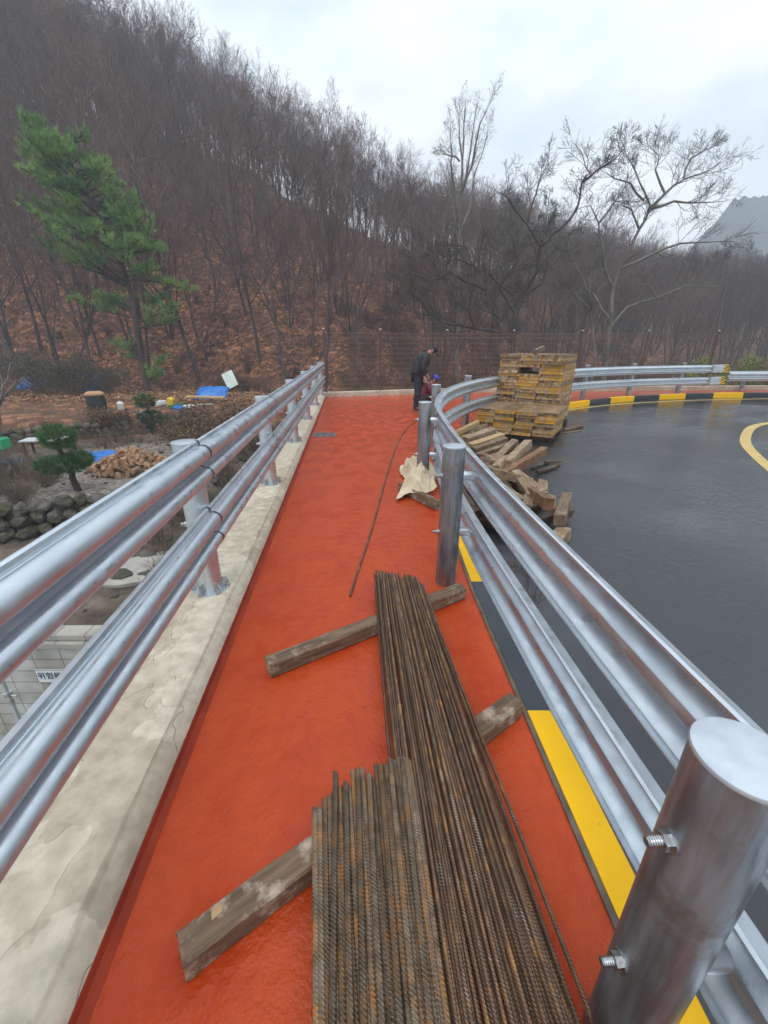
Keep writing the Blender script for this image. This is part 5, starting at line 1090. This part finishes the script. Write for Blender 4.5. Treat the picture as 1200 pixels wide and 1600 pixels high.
dr = thing('barrel', 'dark barrel with a rusty orange top among the dead grass', 'barrel', (-12.0, 17.8, ztf(-12, 17.8))); mb = MB(); mb.tube([(0, 0, 0), (0, 0, .3), (0, 0, .6)], [.34, .36, .34], 20); mb.build('drum', M['dark'], dr, smooth=50); mb = MB(); mb.tube([(0, 0, .6), (0, 0, .66), (0, 0, .74)], [.36, .36, .25], 20); mb.build('rusty_top', M['rubble'], dr, smooth=50)
for k, (x, y, sz, m, lb) in enumerate([(-9.3, 18.6, (.3, .25, .4), 'yelpl', 'yellow plastic canister in the junk by the cloud-pruned shrub'), (-9.9, 18.9, (.45, .3, .22), 'white', 'white plastic box in the junk left of the yellow canister'), (-8.9, 18.4, (.7, .4, .18), 'needle_dark', 'crushed dark green box right of the yellow canister'),
        (-8.3, 18.2, (.5, .35, .14), 'white', 'flat grey-white slab in the junk near the plank'), (-7.9, 18.8, (.8, .2, .1), 'concrete', 'grey block lying before the plank'), (-10.9, 17.6, (.22, .22, .35), 'white', 'small white canister right of the barrel'), (-9.2, 16.1, (.18, .18, .28), 'white', 'little white jug above the terrace wall'),
        (-6.9, 8.0, (.42, .2, .06), 'white', 'white bent plate lying near the lower stone wall'), (-8.6, 17.8, (.35, .3, .15), 'tarp', 'small blue box in the junk before the plank')]):
    mb = MB(); mb.box((0, 0, sz[2] / 2), sz, bev=min(sz) * .2); mb.tube([(0, 0, sz[2] - .002), (0, 0, sz[2] + .03)], min(sz) * .22, 10); o = mb.build('container', M[m], loc=(x, y, ztf(x, y))); o.rotation_euler = (random.uniform(-.2, .2), random.uniform(-.2, .2), random.uniform(0, 3)); tag(o, lb, 'container')
# topiary pines
def topiary(loc, blobs, trunk, label, seed, ls=.05):
    rg = np.random.default_rng(seed); r_ = thing('topiary_pine', label, 'tree', loc); mb = MB()
    for (c, rad, n) in blobs:
        u = rg.normal(0, 1, (n, 3)); u /= np.linalg.norm(u, axis=1)[:, None]
        for q in u[:n]:
            p = np.array(c) + q * np.array(rad) * rg.uniform(.75, 1.05); tuft(mb, rg, p, q + np.array([0, 0, .4]), .11, 14)
    mb.build('crown', M['needle_dark'], r_); mb = MB(); mb.tube(trunk, np.linspace(.075, .035, len(trunk)), 8, cap=False); mb.build('trunk', M['bark'], r_, smooth=True); return r_
topiary((-7.05, 8.95, ztf(-7.05, 8.95)), [((-.1, 0, .62), (.55, .4, .20), 420), ((.22, .1, .70), (.32, .3, .18), 180), ((-.02, 0, 1.22), (.36, .32, .26), 330)], [(0.12, 0, -.1), (.05, 0, .3), (.12, 0, .6), (-.05, 0, .9), (0, 0, 1.2)], 'two-tier clipped dark green pine in the garden beside the guardrail', 5)
topiary((-8.6, 15.8, ztf(-8.6, 15.8)), [((.3, 0, .42), (.55, .4, .22), 240), ((-.2, 0, .6), (.45, .4, .22), 220), ((-.25, 0, 1.15), (.4, .35, .25), 220)], [(0, 0, -.1), (.05, 0, .3), (-.15, 0, .7), (-.2, 0, 1.1)], 'three-tier clipped dark shrub on the upper terrace in front of the junk', 6)
# small bare garden tree at left
rg = np.random.default_rng(21); mbs = [MB(), MB()]; root = thing('bare_tree', 'small forked bare tree at the left edge of the garden', 'tree', (-10.75, 11.5, ztf(-10.75, 11.5)))
P = {'rmin': .008, 0: dict(mb=0, n=6, s=8, w=.06, up=.03, c=(5, 7), ang=(25, 50), len=(.45, .65), tip=.4), 1: dict(mb=0, n=5, s=5, w=.16, up=.05, c=(5, 7), ang=(25, 55), len=(.4, .7)), 2: dict(mb=1, n=4, s=3, w=.2, up=.04, c=(4, 6), ang=(25, 55), len=(.4, .7)), 3: dict(mb=1, n=3, s=3, w=.2, up=.04)}
grow(rg, mbs, (0, 0, -.1), (-.28, 0, 1), 2.9, .11, 0, P); grow(rg, mbs, (0, 0, .5), (.35, 0, 1), 2.2, .07, 0, P); mbs[0].build('trunk', M['bark_pale'], root, smooth=True); mbs[1].build('crown', M['twig_pale'], root)
# garden shrubs
def shrub(x, y, s, label, m='brush_dry', seed=0, n=60, r=.008, sub=4, leaf=None, z=None):
    root = thing('shrub', label, 'shrub', (x, y, ztf(x, y) - .03)); mb = MB(); mb.addm(bush_arr(seed, 1.0, 1.1, n, r, sub), Matrix.Scale(s, 4), 0); mb.build('stems', M[m], root)
    if leaf:
        rg = np.random.default_rng(seed); mb = MB()
        for k in range(7): leafball(mb, rg, (rg.normal(0, .45) * s, rg.normal(0, .35) * s, s * rg.uniform(.3, .85)), (.42 * s, .4 * s, .34 * s), 520 if s < 1.5 else 1100, .04)
        mb.build('foliage', M[leaf], root)
    return root
M['dull_leaf'] = mat('dull_evergreen_leaves', (.05, .055, .03), (.10, .08, .05), scale=1.2, rough=.8)
M['red_leaf'] = mat('russet_twiggy_leaves', (.11, .06, .035), (.16, .10, .055), scale=1.2, rough=.8)
random.seed(8)
for k, (x, y, s, lb, lf) in enumerate([(-8.6, 8.6, .8, 'dry bare shrub left of the two-tier pine', None), (-9.6, 8.9, .9, 'dry bare shrub at the left edge above the lower stone wall', None), (-8.0, 9.4, .7, 'low bare shrub behind the dry shrub beside the two-tier pine', None), (-9.1, 9.8, .85, 'bare shrub between the orange tub and the two-tier pine', None), (-7.7, 8.2, .55, 'low bare shrub closest to the two-tier pine trunk', None),
        (-5.9, 13.2, 1.3, 'russet round shrub behind the rubble heap', 'red_leaf'), (-5.1, 12.3, 1.1, 'russet shrub pressed against the guardrail beyond the rubble', 'red_leaf'), (-6.8, 14.6, 1.1, 'russet shrub under the three-tier clipped shrub', 'red_leaf'), (-5.2, 15.2, 1.2, 'brown grass-like shrub right of the three-tier clipped shrub', 'red_leaf'), (-9.9, 15.4, .8, 'russet shrub left of the three-tier clipped shrub', 'red_leaf'),
        (-4.2, 10.5, .8, 'brown weed clump low in the gully beside the guardrail posts', None), (-3.9, 13.5, 1.0, 'brown weed clump farther down the gully', None), (-3.7, 16.5, 1.1, 'tangled weed clump near the walkway end', None),
        (-17.0, 23.5, 2.1, 'large dull green-brown shrub left of the pine trunk', 'dull_leaf'), (-19.2, 24.2, 2.4, 'large dull evergreen shrub in the middle of the left hedge', 'dull_leaf'), (-21.8, 24.0, 2.2, 'large dull evergreen shrub at the far left of the hedge', 'dull_leaf'), (-15.6, 23.8, 1.3, 'smaller dull shrub nearest the pine trunk', 'dull_leaf')]):
    shrub(x, y, s, lb, seed=200 + k, leaf=lf, n=70 if not lf else 34)
mb = MB(); random.seed(31)
for k in range(230):
    if k < 90: y = random.uniform(6.0, 17); x = -2.3 - .09 * y - abs(random.gauss(0, .9))
    elif k < 150: y = random.uniform(7.5, 11); x = random.uniform(-11.5, -7.6)
    elif k < 190: x = random.uniform(-16, -6); y = 15.2 + (x + 9.5) * .6 + random.uniform(-.9, .3)
    else: x = random.uniform(-13, -4.5); y = 12.5 + (x + 9.5) * .4 + random.uniform(0, 3.4)
    if (x + 6.55) ** 2 + (y - 10.6) ** 2 < 1.7 or (x + 8.15) ** 2 + (y - 11.5) ** 2 < .8 or y > 22: continue
    mb.addm(random.choice(B_), Matrix.Translation((x, y, ztf(x, y) - .04)) @ Matrix.Rotation(random.uniform(0, 6), 4, 'Z') @ Matrix.Scale(random.uniform(.22, .5), 4), 0)
tag(mb.build('weed_tangle', M['brush_dry']), 'tangled dry brown weeds and brambles in the garden and gully', 'weeds', kind='stuff')
# dry grass tufts
mb = MB(); rg = np.random.default_rng(12); n = 9000; x = rg.uniform(-22, -2.4, n); y = rg.uniform(5.2, 24, n); ok = (((y > 9.4 + (x + 4.6) * .5 + 4.5) | (x > -4.3)) & (x < -1.9 - .1 * y)); x, y = x[ok], y[ok]; n = len(x); z = zt(x, y) - .01; a = rg.uniform(0, 6.28, n); h = rg.uniform(.08, .30, n); lx_, ly_ = rg.normal(0, .10, n), rg.normal(0, .10, n); w_ = .008
V = np.stack([np.stack([x - w_ * np.cos(a), y - w_ * np.sin(a), z], -1), np.stack([x + w_ * np.cos(a), y + w_ * np.sin(a), z], -1), np.stack([x + lx_, y + ly_, z + h], -1)], 1); mb.add(V.reshape(-1, 3), [(np.arange(n * 3).reshape(-1, 3), 0)])
tag(mb.build('dry_grass', mat('dry_grass', (.30, .21, .10), (.2, .15, .07), scale=1, rough=.8)), 'sparse dry grass in the garden and gully', 'grass', kind='stuff')

# ------------------------------------------------------------------ haze
mb = MB(); mb.box((60, 130, 51), (560, 420, 113.2)); hz = tag(mb.build('haze', None), kind='stuff'); hz.data.materials.clear()
hm = bpy.data.materials.new('haze'); hm.use_nodes = True; t = hm.node_tree; t.nodes.clear(); o = t.nodes.new('ShaderNodeOutputMaterial'); v = t.nodes.new('ShaderNodeVolumePrincipled'); v.inputs['Color'].default_value = (.86, .93, 1.0, 1); v.inputs['Density'].default_value = .0021; v.inputs['Anisotropy'].default_value = .0
t.links.new(v.outputs[0], o.inputs['Volume']); hz.data.materials.append(hm)
for m_ in bpy.data.materials:
    if 'k' in m_: del m_['k']
print('objects', len(SC.objects), 'rebars', tn)
